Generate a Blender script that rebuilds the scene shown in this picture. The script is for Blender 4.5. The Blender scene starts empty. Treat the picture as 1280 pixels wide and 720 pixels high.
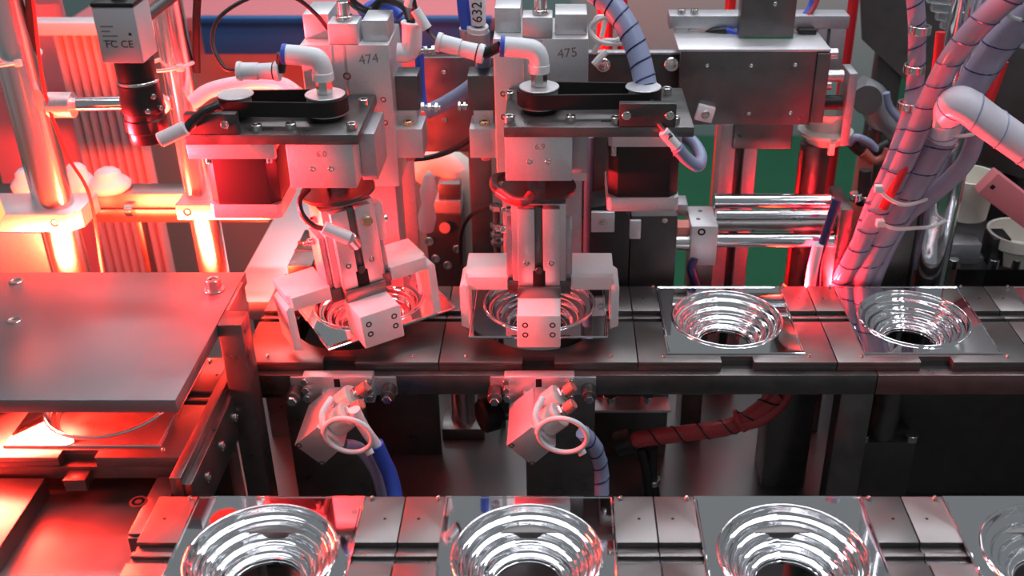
import bpy, bmesh, math, random
from mathutils import Vector as V, Matrix as MX
random.seed(7)
D = bpy.data
SC = bpy.context.scene
COL = SC.collection
R = math.radians
MM = 0.001

# ------------------------------------------------------------------ camera
PITCH = R(29); FPX = 1330.0; PPX = 700.0
CAM = V((0, -744, 483))                       # mm; z=0 is the pallet top, y=0 its front edge
cd = D.cameras.new('camera'); cam = D.objects.new('camera', cd); COL.objects.link(cam)
cam.location = CAM * MM; cam.rotation_euler = (R(90) - PITCH, 0, 0)
cd.sensor_width = 36; cd.lens = FPX / 1280 * 36; cd.shift_x = -(PPX - 640) / 1280
cd.clip_start = 0.02; cd.clip_end = 60
cd.dof.use_dof = True; cd.dof.focus_distance = 0.86; cd.dof.aperture_fstop = 7.0
SC.camera = cam
# ------------------------------------------------------------------ world, light, exposure
w = D.worlds.new('world'); SC.world = w; w.use_nodes = True
w.node_tree.nodes['Background'].inputs[0].default_value = (0.86, 0.93, 0.97, 1)
w.node_tree.nodes['Background'].inputs[1].default_value = 0.16
SC.view_settings.view_transform = 'Standard'; SC.view_settings.look = 'None'
SC.view_settings.exposure = 0.28; SC.view_settings.gamma = 1.0; SC.view_settings.use_curve_mapping = False
def area(name, loc, target, sx, sy, power, color):
    l = D.lights.new(name, 'AREA'); l.shape = 'RECTANGLE'; l.size = sx; l.size_y = sy
    l.energy = power; l.color = color
    o = D.objects.new(name, l); COL.objects.link(o)
    o.location = V(loc) * MM
    o.rotation_euler = (V(target) - V(loc)).to_track_quat('-Z', 'Y').to_euler()
    return o
COOL = (0.93, 0.94, 1.0)
# ceiling tube lights of the hall, over the machine
area('ceiling_tube_light', (-250, -150, 1500), (-250, -150, 0), 1.5, .09, 4.8, COOL)
area('ceiling_tube_light', (-100, 350, 1500), (-100, 350, 0), 1.7, .09, 4.2, COOL)
area('ceiling_tube_light', (250, 900, 1500), (250, 900, 0), 1.7, .09, 7, COOL)
area('ceiling_tube_light', (700, -700, 1500), (700, -700, 0), .09, 1.4, 3.0, COOL)
area('ceiling_tube_light', (900, 350, 1500), (900, 350, 0), .09, 1.4, 3.6, COOL)
area('ceiling_tube_light', (-200, 1900, 1500), (-200, 1900, -800), 2.4, .3, 13, COOL)

# ------------------------------------------------------------------ pixel -> place
cP, sP = math.cos(PITCH), math.sin(PITCH)
def W(px, py, y=None, z=None, x=None):
    """the point (mm) seen at a pixel, on the plane y=, z= or x= that the thing stands on"""
    u = (px - PPX) / FPX; v = (py - 360) / FPX
    d = V((u, cP - v * sP, -sP - v * cP))
    if y is not None: t = (y - CAM.y) / d.y
    elif z is not None: t = (z - CAM.z) / d.z
    else: t = (x - CAM.x) / d.x
    return CAM + d * t
def X(px, y, z):
    """x of a pixel column for a point at depth y, height z"""
    dep = (y - CAM.y) * cP + (CAM.z - z) * sP
    return (px - PPX) / FPX * dep
def Z(py, y): return W(PPX, py, y=y).z
def Y(py, z): return W(PPX, py, z=z).y

# ------------------------------------------------------------------ materials
MATS = {}
def mat(name, col, metal=0.0, rough=0.5, noise=0.0, nscale=300.0, rvar=0.0, bump=0.0, stretch=None,
        trans=0.0, emit=None, estr=0.0, ior=1.45, coat=0.0, sub=0.0):
    m = D.materials.new(name); m.use_nodes = True
    nt = m.node_tree; b = nt.nodes['Principled BSDF']
    b.inputs['Base Color'].default_value = (*col, 1)
    b.inputs['Metallic'].default_value = metal; b.inputs['Roughness'].default_value = rough
    b.inputs['IOR'].default_value = ior
    b.inputs['Transmission Weight'].default_value = trans
    b.inputs['Coat Weight'].default_value = coat
    if sub: b.inputs['Subsurface Weight'].default_value = sub; b.inputs['Subsurface Radius'].default_value = (.004, .004, .004)
    if emit: b.inputs['Emission Color'].default_value = (*emit, 1); b.inputs['Emission Strength'].default_value = estr
    if noise or rvar or bump:
        tc = nt.nodes.new('ShaderNodeTexCoord'); mp = nt.nodes.new('ShaderNodeMapping')
        if stretch: mp.inputs['Scale'].default_value = stretch
        nz = nt.nodes.new('ShaderNodeTexNoise'); nz.inputs['Scale'].default_value = nscale
        nz.inputs['Detail'].default_value = 4
        nt.links.new(tc.outputs['Object'], mp.inputs[0]); nt.links.new(mp.outputs[0], nz.inputs['Vector'])
        if noise:
            mr = nt.nodes.new('ShaderNodeMapRange'); mr.inputs[1].default_value = .3; mr.inputs[2].default_value = .7
            mr.inputs[3].default_value = 1 - noise; mr.inputs[4].default_value = 1 + noise * .6
            hsv = nt.nodes.new('ShaderNodeMix'); hsv.data_type = 'RGBA'; hsv.blend_type = 'MULTIPLY'
            hsv.inputs[0].default_value = 1; hsv.inputs[6].default_value = (*col, 1)
            nt.links.new(nz.outputs[0], mr.inputs[0]); nt.links.new(mr.outputs[0], hsv.inputs[7])
            nt.links.new(hsv.outputs[2], b.inputs['Base Color'])
        if rvar:
            mr = nt.nodes.new('ShaderNodeMapRange'); mr.inputs[1].default_value = .3; mr.inputs[2].default_value = .7
            mr.inputs[3].default_value = max(.02, rough - rvar); mr.inputs[4].default_value = rough + rvar
            nt.links.new(nz.outputs[0], mr.inputs[0]); nt.links.new(mr.outputs[0], b.inputs['Roughness'])
        if bump:
            bp = nt.nodes.new('ShaderNodeBump'); bp.inputs['Strength'].default_value = bump
            bp.inputs['Distance'].default_value = .0004
            nt.links.new(nz.outputs[0], bp.inputs['Height']); nt.links.new(bp.outputs[0], b.inputs['Normal'])
    MATS[name] = m
mat('alu', (.74, .74, .76), .75, .42, .06, 500, .05)
mat('alu_dull', (.50, .50, .53), .7, .45, .08, 300, .06)
mat('steel', (.25, .235, .23), .9, .37, .07, 25, .05)
mat('steel_dark', (.18, .17, .168), .85, .34, .12, 60, .08)
mat('steel_black', (.085, .078, .078), .6, .38, .10, 60, .06)
mat('plate_grey', (.24, .23, .245), .7, .40, .10, 14, .04)
mat('chrome', (.93, .93, .95), 1.0, .035, 0, 60, 0)
mat('chrome_rod', (.80, .80, .83), 1.0, .10, 0, 60, 0)
mat('column_chrome', (.82, .80, .82), 1.0, .24)
mat('bolt', (.70, .68, .66), 1.0, .22)
mat('brass', (.78, .62, .38), 1.0, .25)
mat('black', (.018, .017, .018), 0, .38)
mat('belt', (.012, .011, .012), 0, .62, .1, 800)
mat('motor_black', (.012, .011, .012), .0, .5)
mat('lens_black', (.02, .018, .018), .2, .28)
mat('hole', (.006, .006, .006), 0, .8)
mat('white_plastic', (.82, .83, .86), 0, .30)
mat('white_pom', (.84, .83, .84), 0, .42, .02, 200)
mat('cam_grey', (.62, .60, .63), .3, .40)
mat('ink', (.03, .03, .035), 0, .6)
mat('pencil', (.22, .21, .22), 0, .7)
mat('blue_tube', (.05, .11, .60), 0, .28)
mat('navy', (.02, .03, .12), 0, .35)
mat('pale_blue', (.33, .37, .56), 0, .30)
mat('hose_clear', (.44, .38, .50), 0, .22, .05, 120, 0, 0, None, .15, None, 0, 1.4, .3)
mat('hose_white', (.80, .76, .85), 0, .30, .03, 100)
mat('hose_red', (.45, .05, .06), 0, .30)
mat('wire_black', (.02, .018, .02), 0, .35)
mat('nylon', (.82, .80, .80), 0, .35)
mat('cream', (.74, .72, .64), 0, .40)
mat('green_floor', (.025, .16, .075), 0, .40, .10, 6)
mat('wall_grey', (.38, .50, .50), 0, .60)
mat('cloud_plastic', (.80, .72, .74), 0, .35)
mat('crate_blue', (.02, .12, .34), 0, .45)
mat('board_glow_red', (.72, .20, .22), 0, .6)  # red lamplight on partition and far-right profile is put into this colour
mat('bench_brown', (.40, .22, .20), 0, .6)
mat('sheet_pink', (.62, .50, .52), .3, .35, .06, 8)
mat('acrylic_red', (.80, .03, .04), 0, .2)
mat('base_steel', (.17, .165, .165), .85, .36, .15, 6, .08)
mat('sticker', (.85, .35, .05), 0, .5)
mat('green_part', (.02, .45, .18), 0, .4)
mat('red_knob', (.65, .22, .18), .2, .35)
mat('flow_grey', (.62, .60, .58), 0, .35)
mat('led_red', (.9, .1, .05), 0, .4, 0, 1, 0, 0, None, 0, (1.0, .10, .03), 5.0)
mat('lamp_case', (.05, .045, .045), .5, .4)
mat('film', (.70, .72, .75), 0, .15, 0, 1, 0, 0, None, .75)

# ------------------------------------------------------------------ mesh builder
def axis_mx(p0, p1):
    d = (V(p1) - V(p0)); q = V((0, 0, 1)).rotation_difference(d.normalized())
    return MX.Translation(V(p0)) @ q.to_matrix().to_4x4(), d.length
def smooth_path(pts, n=8, closed=False):
    P = [V(p) for p in pts]
    if len(P) < 3 and not closed: return P
    out = []; N = len(P); rng = N if closed else N - 1
    for i in range(rng):
        p1, p2 = P[i], P[(i + 1) % N]
        p0 = P[(i - 1) % N] if closed or i > 0 else p1 * 2 - p2
        p3 = P[(i + 2) % N] if closed or i + 2 < N else p2 * 2 - p1
        for k in range(n):
            t = k / n
            out.append(.5 * ((2 * p1) + (p2 - p0) * t + (2 * p0 - 5 * p1 + 4 * p2 - p3) * t * t + (3 * p1 - p0 - 3 * p2 + p3) * t ** 3))
    if not closed: out.append(P[-1])
    return out
def frames(P, closed=False):
    N = len(P); T = []
    for i in range(N):
        a = P[(i - 1) % N] if closed or i > 0 else P[i]; b = P[(i + 1) % N] if closed or i < N - 1 else P[i]
        T.append((b - a).normalized())
    n = T[0].orthogonal().normalized(); F = []
    for i in range(N):
        if i: n = T[i - 1].rotation_difference(T[i]) @ n
        n = (n - T[i] * n.dot(T[i])).normalized()
        F.append((P[i], T[i], n, T[i].cross(n)))
    return F
class B:
    def __init__(s): s.bm = bmesh.new()
    def _bev(s, geom_verts, bev, seg=2):
        es = {e for v in geom_verts for e in v.link_edges}
        bmesh.ops.bevel(s.bm, geom=list(es), offset=bev, segments=seg, affect='EDGES', profile=.5)
    def box(s, x0, x1, y0, y1, z0, z1, bev=0.6, mx=None):
        x0, x1 = min(x0, x1), max(x0, x1); y0, y1 = min(y0, y1), max(y0, y1); z0, z1 = min(z0, z1), max(z0, z1)
        c = [(x, y, z) for z in (z0, z1) for y in (y0, y1) for x in (x0, x1)]
        vs = [s.bm.verts.new(mx @ V(p) if mx else p) for p in c]
        for f in ((0, 2, 3, 1), (4, 5, 7, 6), (0, 1, 5, 4), (2, 6, 7, 3), (0, 4, 6, 2), (1, 3, 7, 5)):
            s.bm.faces.new([vs[i] for i in f])
        bev = min(bev, .24 * min(x1 - x0, y1 - y0, z1 - z0))
        if bev > 0: s._bev(vs, bev)
        return s
    def prism(s, pts, axis, a0, a1, bev=0.0, mx=None):
        """polygon (2-D) extruded along an axis; the 2-D coords are the other two axes in order"""
        def p3(p, a):
            q = {'x': (a, p[0], p[1]), 'y': (p[0], a, p[1]), 'z': (p[0], p[1], a)}[axis]
            return mx @ V(q) if mx else V(q)
        A = [s.bm.verts.new(p3(p, a0)) for p in pts]; Bv = [s.bm.verts.new(p3(p, a1)) for p in pts]
        n = len(pts)
        fs = [s.bm.faces.new(A), s.bm.faces.new(Bv[::-1])]
        for i in range(n): fs.append(s.bm.faces.new([A[i], Bv[i], Bv[(i + 1) % n], A[(i + 1) % n]]))
        bmesh.ops.recalc_face_normals(s.bm, faces=fs)
        if bev: s._bev(A + Bv, bev)
        return s
    def lathe(s, prof, mx=None, seg=32, cap=True):
        """profile [(r, z)] turned about z"""
        rings = []
        for r, z in prof:
            if r < 1e-6: rings.append([s.bm.verts.new(mx @ V((0, 0, z)) if mx else (0, 0, z))])
            else:
                rings.append([s.bm.verts.new((mx @ V((r * math.cos(2 * math.pi * k / seg), r * math.sin(2 * math.pi * k / seg), z))) if mx
                              else (r * math.cos(2 * math.pi * k / seg), r * math.sin(2 * math.pi * k / seg), z)) for k in range(seg)])
        fs = []
        for a, b in zip(rings, rings[1:]):
            for k in range(seg):
                j = (k + 1) % seg
                if len(a) == 1 and len(b) == 1: continue
                if len(a) == 1: fs.append(s.bm.faces.new([a[0], b[k], b[j]]))
                elif len(b) == 1: fs.append(s.bm.faces.new([a[k], a[j], b[0]]))
                else: fs.append(s.bm.faces.new([a[k], a[j], b[j], b[k]]))
        if cap:
            if len(rings[0]) > 1: fs.append(s.bm.faces.new(rings[0][::-1]))
            if len(rings[-1]) > 1: fs.append(s.bm.faces.new(rings[-1]))
        bmesh.ops.recalc_face_normals(s.bm, faces=fs)
        return s
    def cyl(s, p0, p1, r, r2=None, seg=24, bev=.4):
        m, L = axis_mx(p0, p1); r2 = r if r2 is None else r2; b = min(bev, r * .3, L * .3, r2 * .3)
        return s.lathe([(0, 0), (r - b, 0), (r, b), (r2, L - b), (r2 - b, L), (0, L)], m, seg)
    def ring(s, p0, p1, r, rin, seg=32):
        m, L = axis_mx(p0, p1); b = min(.3, L * .25)
        return s.lathe([(rin, 0), (r - b, 0), (r, b), (r, L - b), (r - b, L), (rin, L), (rin, 0)], m, seg, cap=False)
    def screw(s, p, d, r, h):
        """socket head cap screw standing on p, along d"""
        m, L = axis_mx(V(p) - V(d).normalized() * .4, V(p) + V(d).normalized() * h)
        b = r * .12
        return s.lathe([(0, 0), (r, 0), (r, L - b), (r - b, L), (r * .55, L), (r * .5, L - .1), (r * .5, L * .45), (0, L * .40)], m, 14)
    def tube(s, pts, r, seg=12, n=8, closed=False, smooth=True, rf=None, caps=True):
        P = smooth_path(pts, n, closed) if smooth else [V(p) for p in pts]
        F = frames(P, closed); rings = []
        for i, (p, t, a, b) in enumerate(F):
            rr = rf(i / max(1, len(F) - 1)) if rf else r
            rings.append([s.bm.verts.new(p + (a * math.cos(2 * math.pi * k / seg) + b * math.sin(2 * math.pi * k / seg)) * rr) for k in range(seg)])
        fs = []; N = len(rings)
        for i in range(N if closed else N - 1):
            A, C = rings[i], rings[(i + 1) % N]
            for k in range(seg): fs.append(s.bm.faces.new([A[k], A[(k + 1) % seg], C[(k + 1) % seg], C[k]]))
        if not closed and caps:
            fs.append(s.bm.faces.new(rings[0][::-1])); fs.append(s.bm.faces.new(rings[-1]))
        bmesh.ops.recalc_face_normals(s.bm, faces=fs)
        return s
    def helix(s, pts, r, pitch, rt, n=10):
        """a thin cord wound round a path"""
        P = smooth_path(pts, n); F = frames(P); out = []; acc = 0.0
        for i in range(len(F) - 1):
            p, t, a, b = F[i]; p2, t2, a2, b2 = F[i + 1]; L = (p2 - p).length
            K = max(2, int(L / pitch * 14))
            for k in range(K):
                f = k / K; th = (acc + L * f) / pitch * 2 * math.pi
                q = p.lerp(p2, f); aa = a.lerp(a2, f); bb = b.lerp(b2, f)
                out.append(q + (aa * math.cos(th) + bb * math.sin(th)) * r)
            acc += L
        return s.tube(out, rt, 5, smooth=False)
    def cut(s, other):
        """boolean difference (plain bmesh data, no operators)"""
        def tmp(bm):
            me = D.meshes.new('tmp'); bm.to_mesh(me); o = D.objects.new('tmp', me); COL.objects.link(o); return o
        bmesh.ops.recalc_face_normals(s.bm, faces=s.bm.faces); bmesh.ops.recalc_face_normals(other.bm, faces=other.bm.faces)
        a, c = tmp(s.bm), tmp(other.bm)
        m = a.modifiers.new('b', 'BOOLEAN'); m.object = c; m.operation = 'DIFFERENCE'; m.solver = 'EXACT'
        dg = bpy.context.evaluated_depsgraph_get(); dg.update()
        me = D.meshes.new_from_object(a.evaluated_get(dg))
        s.bm.free(); s.bm = bmesh.new(); s.bm.from_mesh(me)
        for o in (a, c):
            md = o.data; D.objects.remove(o); D.meshes.remove(md)
        D.meshes.remove(me); other.bm.free()
        return s
    def obj(s, name, m, parent=None, local=False, label=None, cat=None, group=None, kind=None, sharp=38, origin=None):
        me = D.meshes.new(name)
        root = parent
        while root is not None and root.parent is not None: root = root.parent
        if parent is not None:
            if not local: s.bm.transform(INV[root.name])
            off = V((0, 0, 0))
        else:
            bmesh.ops.recalc_face_normals(s.bm, faces=s.bm.faces)
            xs = [v.co for v in s.bm.verts]
            lo = V([min(c[i] for c in xs) for i in range(3)]); hi = V([max(c[i] for c in xs) for i in range(3)])
            off = V(origin) if origin else V(((lo.x + hi.x) / 2, (lo.y + hi.y) / 2, lo.z))
            s.bm.transform(MX.Translation(-off))
        s.bm.transform(MX.Scale(MM, 4))
        for f in s.bm.faces: f.smooth = True
        s.bm.to_mesh(me); s.bm.free()
        me.set_sharp_from_angle(angle=R(sharp))
        me.materials.append(MATS[m])
        o = D.objects.new(name, me); COL.objects.link(o)
        if parent is not None: o.parent = parent
        else: o.location = off * MM; INV[o.name] = MX.Translation(-off)
        if label: o['label'] = label
        if cat: o['category'] = cat
        if group: o['group'] = group
        if kind: o['kind'] = kind
        return o
INV = {}
def T(name, label, cat, loc, rot=None, group=None, kind=None):
    o = D.objects.new(name, None); COL.objects.link(o); o.empty_display_size = .01
    m = MX.Translation(V(loc)) @ (rot.to_4x4() if rot else MX.Identity(4))
    INV[o.name] = m.inverted()
    mm = m.copy(); mm.translation = V(loc) * MM
    o.matrix_world = mm
    if label: o['label'] = label
    if cat: o['category'] = cat
    if group: o['group'] = group
    if kind: o['kind'] = kind
    return o
def copy_tree(o, delta, label, parent=None):
    c = o.copy(); COL.objects.link(c)
    if parent is None:
        c.location = o.location + V(delta) * MM
        if label: c['label'] = label
    else: c.parent = parent
    for ch in list(o.children): copy_tree(ch, delta, None, c)
    return c
def rz(a): return MX.Rotation(R(a), 3, 'Z')
def bx(name, m, parent, *a, **k):
    kw = {q: k.pop(q) for q in ('label', 'cat', 'group', 'kind', 'local') if q in k}
    return B().box(*a, **k).obj(name, m, parent, **kw)
def screws(parent, pts, d, r, h, m='bolt', local=False, name='screw'):
    for p in pts: B().screw(p, d, r, h).obj(name, m, parent, local=local)
def text(body, size, p, xd, nd, m, parent, name='lettering'):
    cu = D.curves.new('t', 'FONT'); cu.body = body; cu.size = size; cu.extrude = .06; cu.align_x = 'CENTER'; cu.align_y = 'CENTER'
    cu.resolution_u = 3
    o = D.objects.new('t', cu); COL.objects.link(o)
    dg = bpy.context.evaluated_depsgraph_get(); dg.update()
    me = D.meshes.new_from_object(o.evaluated_get(dg)); D.objects.remove(o); D.curves.remove(cu)
    xd = V(xd).normalized(); nd = V(nd).normalized(); yd = nd.cross(xd)
    m4 = MX((xd, yd, nd)).transposed().to_4x4(); m4.translation = V(p) + nd * .05
    b = B(); b.bm.from_mesh(me); b.bm.transform(m4); D.meshes.remove(me)
    return b.obj(name, m, parent)

# ================================================================== SETTING
B().box(-3500, 4500, -2500, 6000, -920, -900, 0).obj('floor', 'green_floor', kind='structure')
B().box(-3500, 4500, 4200, 4260, -900, 1800, 0).obj('wall_back', 'wall_grey', kind='structure')
# grey guard wall behind the right half (its lower edge lets the green floor show)
gw = B().box(20, 620, 1180, 1200, -250, 260, 1).obj('wall_guard', 'wall_grey', kind='structure')
for gx in (40, 580):
    bx('post', 'wall_grey', gw, gx, gx + 30, 1182, 1198, -900, -250, bev=0)

# machine base
mb = B().box(-900, 900, -420, 470, -206, -190, 1).obj('machine_base', 'base_steel', label='wide brushed steel machine bed under both pallet tracks', cat='machine bed')
for sx in (-860, 820):
    for sy in (-380, 400): bx('leg', 'steel_dark', mb, sx, sx + 40, sy, sy + 40, -900, -206)

# ================================================================== PALLETS AND TRACKS
PW, PD = 166.0, 131.0
UP = [-184, -18, 148, 314, 480]
LOW = [-192, -21, 150, 321]
def pallet_parts(t):
    """local frame: x centred, y from front edge 0 back to 131, top z=0"""
    h = PW / 2 - .35
    def c(b):
        k = B().lathe([(0, -30), (51, -30), (51, 30), (0, 30)], MX.Translation((0, 69.5, 0)), 48); b.cut(k)
        return b.cut(B().box(-13.5, 13.5, -10, 9, -30, 30, 0))
    c(B().box(-h, h, 0, 66, -4, 0, .5)).obj('front_plate', 'steel', t, local=True)
    B().box(-h, h, 85, 131, -4, 0, .5).cut(B().lathe([(0, -30), (51, -30), (51, 30), (0, 30)], MX.Translation((0, 69.5, 0)), 48)).obj('rear_plate', 'steel', t, local=True)
    c(B().box(-h, h, .3, 130.7, -9, -4.05, .4)).obj('base_slab', 'steel_dark', t, local=True)
    B().box(-h, -51.2, 73.5, 77.5, -4.05, -1.2, .3).obj('key_strip', 'steel', t, local=True)
    B().box(51.2, h, 73.5, 77.5, -4.05, -1.2, .3).obj('key_strip', 'steel', t, local=True)
    for sx in (-61, 61):
        for sy in (8, 132):
            B().cyl((sx, min(sy, 128), 0), (sx, min(sy, 128), 2.6), 1.6, 1.2, 10).obj('locating_pin', 'bolt', t, local=True)
    for sx in (-72, 72): B().cyl((sx, 108, -.3), (sx, 108, .05), 1.1, seg=10, bev=0).obj('dowel_hole', 'hole', t, local=True)
p0 = T('pallet', 'empty steel pallet with open round well under the turned gripper', 'pallet', (UP[0], 0, 0), group='pallets on the rear track')
pallet_parts(p0)
PL = ['steel pallet with red-lit notch under the straight gripper',
      'steel pallet carrying the mirror reflector tray beside the guide rods block',
      'steel pallet carrying the mirror reflector tray below the hose bundle',
      'steel pallet beyond the hose bundle, mostly past the bare tray']
for k in range(1, 5): copy_tree(p0, (UP[k] - UP[0], 0, 0), PL[k - 1])
LL = ['steel pallet at the red-lit end of the front track',
      'steel pallet of the front track facing the straight gripper',
      'steel pallet of the front track below the red wrapped hose',
      'steel pallet of the front track beside the dark posts']
LS = 171 / 166
for k in range(4):
    c = copy_tree(p0, (LOW[k] - UP[0], -301, 0), LL[k]); c['group'] = 'pallets on the front track'; c.scale.x = LS
tp = copy_tree(p0, (-352 - UP[0], -127, 0), 'steel pallet on the cross transfer under the dark plate'); tp['group'] = 'pallets on the cross transfer'

ur = T('pallet_track', 'long dark steel track carrying the rear row of pallets', 'conveyor track', (200, 60, -190))
bx('front_rail', 'steel_dark', ur, -262, 264, -6, 22, -28.5, -9.1)
bx('front_rail', 'steel_dark', ur, 264.5, 760, -6, 22, -28.5, -9.1)
bx('rear_rail', 'steel_dark', ur, -262, 760, 110, 138, -28.5, -9.1)
for x0, wd in ((238, 28), (560, 28)): bx('leg', 'steel_dark', ur, x0, x0 + wd, 0, 20, -190, -28.6)
for x0, wd in ((-30, 60),): bx('leg', 'steel_dark', ur, x0, x0 + wd, 2, 20, -190, -28.6)
bx('leg', 'steel_dark', ur, -236, -170, 6, 22, -190, -28.6)
lr = T('pallet_track', 'long steel track carrying the front row of large mirror trays', 'conveyor track', (200, -236, -190))
bx('rear_rail', 'steel_dark', lr, -278, 760, -196, -172, -28.5, -9.1)
bx('front_rail', 'steel_dark', lr, -278, 760, -300, -272, -28.5, -9.1)
for x0 in (-240, 160, 560):
    for yy in (-194, -296): bx('leg', 'steel_dark', lr, x0, x0 + 30, yy, yy + 20, -190, -28.6)

# ------------------------------------------------------------------ mirror reflector trays
def tray_parts(t):
    """local: centred on the bowl axis, flange underside at z=0"""
    H = 58.0; zt = 1.4; rin = 49.0; N = 96
    b = B(); loops = [(rin, zt, 0), (H - 2.2, zt, 1), (H - 1.5, zt + .5, 1), (H - .5, zt + .5, 1), (H, zt - .1, 1), (H, 0, 1), (rin, 0, 0)]; V_ = []
    for hh, zz, sqr in loops:
        row = []
        for k in range(N):
            a = 2 * math.pi * k / N; c, sn = math.cos(a), math.sin(a); m = hh / max(abs(c), abs(sn)) if sqr else hh
            row.append(b.bm.verts.new((c * m, sn * m, zz)))
        V_.append(row)
    for A, C in zip(V_, V_[1:] + V_[:1]):
        for k in range(N): b.bm.faces.new((A[k], A[(k + 1) % N], C[(k + 1) % N], C[k]))
    bmesh.ops.recalc_face_normals(b.bm, faces=b.bm.faces)
    fl = b.obj('flange', 'chrome', t, local=True, sharp=15)
    # stepped bowl: rounded terraces
    prof = [(49.2, zt), (48.9, zt + 1.2), (48.2, zt + 1.8), (47.3, zt + 1.6), (46.7, zt + .6)]
    r, z = 46.4, zt - .6
    for i in range(4):
        prof += [(r, z), (r - .5, z - 2.6), (r - 1.3, z - 4.2), (r - 2.6, z - 5.0), (r - 4.2, z - 5.0), (r - 5.2, z - 5.2)]
        r -= 5.8; z -= 5.9
    prof += [(r, z), (r - .3, z - 3)]
    inner = [(max(.1, q[0] - 0.0) + .9, q[1] - .9) for q in prof[::-1]]
    B().lathe(prof + inner[:-3] + [prof[0]], None, 96, cap=False).obj('bowl', 'chrome', t, local=True, sharp=75)
    B().ring((0, 0, z - 4.6), (0, 0, z - 2.6), r + 1.8, r - .6, 48).obj('neck_ring', 'chrome', t, local=True)
t0 = T('reflector_tray', 'square mirror tray with stepped bowl, bare behind the dark front notch', 'reflector tray', (UP[2], 69.5, 0.05), group='mirror trays')
tray_parts(t0)
copy_tree(t0, (UP[3] - UP[2], 0, 0), 'square mirror tray reflecting the pink hose bundle above it')
copy_tree(t0, (UP[4] - UP[2], 0, 0), 'square mirror tray mostly hidden beyond the hose bundle')
for k, lb in enumerate(['large mirror tray glowing red at the end of the front track',
                        'large mirror tray of the front track facing the straight gripper',
                        'large mirror tray of the front track with a blue reflection stripe',
                        'large mirror tray of the front track beside the dark posts']):
    copy_tree(t0, (LOW[k] - UP[2], -301 + (PD - PD) + 2, 0), lb)
copy_tree(t0, (-352 - UP[2], -127, 0), 'mirror tray glaring yellow and red under the dark plate')
gt = copy_tree(t0, (-18 - UP[2], -4, 18.2), 'mirror tray clasped level in the straight gripper')
gt1 = copy_tree(t0, (-168 - UP[2], 2, 17), 'mirror tray clasped askew in the turned gripper'); gt1.rotation_euler = (MX.Rotation(R(-4), 3, 'Y') @ rz(30)).to_euler()

# ================================================================== ROTARY GRIPPER UNITS
def gripper(xs, ang, z0, name_label, dy=0, lean=0):
    """local frame: shaft axis at x=y=0, z=0 at world z0"""
    g = T('gripper', name_label, 'gripper', (xs, 45 + dy, z0), MX.Rotation(R(lean), 3, 'Y') @ rz(ang), group='pneumatic tray grippers')
    # shaft and flange
    B().cyl((0, 0, 132), (0, 0, 164), 9, seg=24).obj('shaft', 'chrome_rod', g, local=True)
    B().cyl((0, 0, 137), (0, 0, 140.5), 30, seg=40).obj('sensor_disc', 'steel_black', g, local=True)
    B().cyl((0, -2, 132), (0, -2, 136.9), 17, seg=32).obj('hub', 'alu_dull', g, local=True)
    # parallel gripper body: two jaws with a slot between
    yb0, yb1 = -26, 16
    bd = bx('body', 'alu', g, -22, 22, yb0 + 8, yb1, 62, 131.9, local=True, bev=1)
    j1 = bx('jaw', 'alu', g, -17, -3.2, yb0, yb0 + 7.9, 62, 131, local=True, bev=.8)
    j2 = bx('jaw', 'alu', g, 3.2, 17, yb0, yb0 + 7.9, 62, 131, local=True, bev=.8)
    bx('slot_back', 'steel_dark', g, -3.1, 3.1, yb0 + 3, yb0 + 7.9, 62, 131, local=True, bev=.2)
    bx('rod_window', 'hole', g, -5, 5, yb0 - .4, yb0 + 2.9, 62, 76, local=True, bev=.3)
    B().cyl((0, yb0 - .5, 76), (0, yb0 + 2.9, 76), 3.2, seg=16).obj('rod_tip', 'steel_black', g, local=True)
    for jx, j in ((-10, j1), (10, j2)): B().screw((jx, yb0, 83), (0, -1, 0), 2.6, .5).obj('screw', 'bolt', j, local=True)
    bx('side_block', 'alu_dull', g, -27, -22.1, yb0 + 12, yb1 - 4, 62, 108, local=True)
    bx('side_block', 'alu_dull', g, 22.1, 27, yb0 + 12, yb1 - 4, 62, 108, local=True)
    bx('steel_band', 'steel', g, -17.5, 17.5, yb0 - 3, yb0 + 8, 52, 61.9, local=True)
    bx('carrier_bar', 'steel_dark', g, -26, 26, -17.9, 16, 50, 61.9, local=True)
    # white nose block with four screws
    nb = bx('nose_block', 'white_pom', g, -17.5, 17.5, -57, -18, 21.5, 51.9, local=True, bev=1.6)
    for sx in (-11, 11):
        for sz in (34, 43): B().screw((sx, -56.9, sz), (0, -1, 0), 2.7, .3).obj('screw', 'steel_black', nb, local=True)
    # white arm brackets
    for s in (-1, 1):
        top = [(s * 26.1, -16), (s * 56, -16), (s * 61.5, -10), (s * 61.5, 26), (s * 26.1, 26)]
        arm = B().prism(top, 'z', 58, 66, .8).obj('arm', 'white_pom', g, local=True)
        fr = B().prism([(s * 59.2, 57.9), (s * 62.6, 60), (s * 66, 57), (s * 66, 20), (s * 59.2, 17)], 'y', -20, 14, .6)
        fr.obj('finger', 'white_pom', arm, local=True)
        bx('front_edge', 'white_pom', arm, s * 26.5, s * 59.2, -18.5, -15, 54, 66.2, local=True)
    # brass speed screws on the left cheek
    for zz in (118, 100):
        fx = -22 if zz == 118 else -27
        B().cyl((fx, 2, zz), (fx - 5, 2, zz), 3, seg=12).obj('fitting', 'bolt', g, local=True)
        B().cyl((fx - 5, 2, zz), (fx - 9, 2, zz), 1.9, seg=10).obj('fitting_tip', 'bolt', g, local=True)
    return g
gA = gripper(-170, 30, -3, 'white-armed pneumatic gripper turned askew, glowing yellow on one cheek', 2, -4)
gB = gripper(-17, 0, 0, 'white-armed pneumatic gripper standing straight over its mirror tray')
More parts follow.
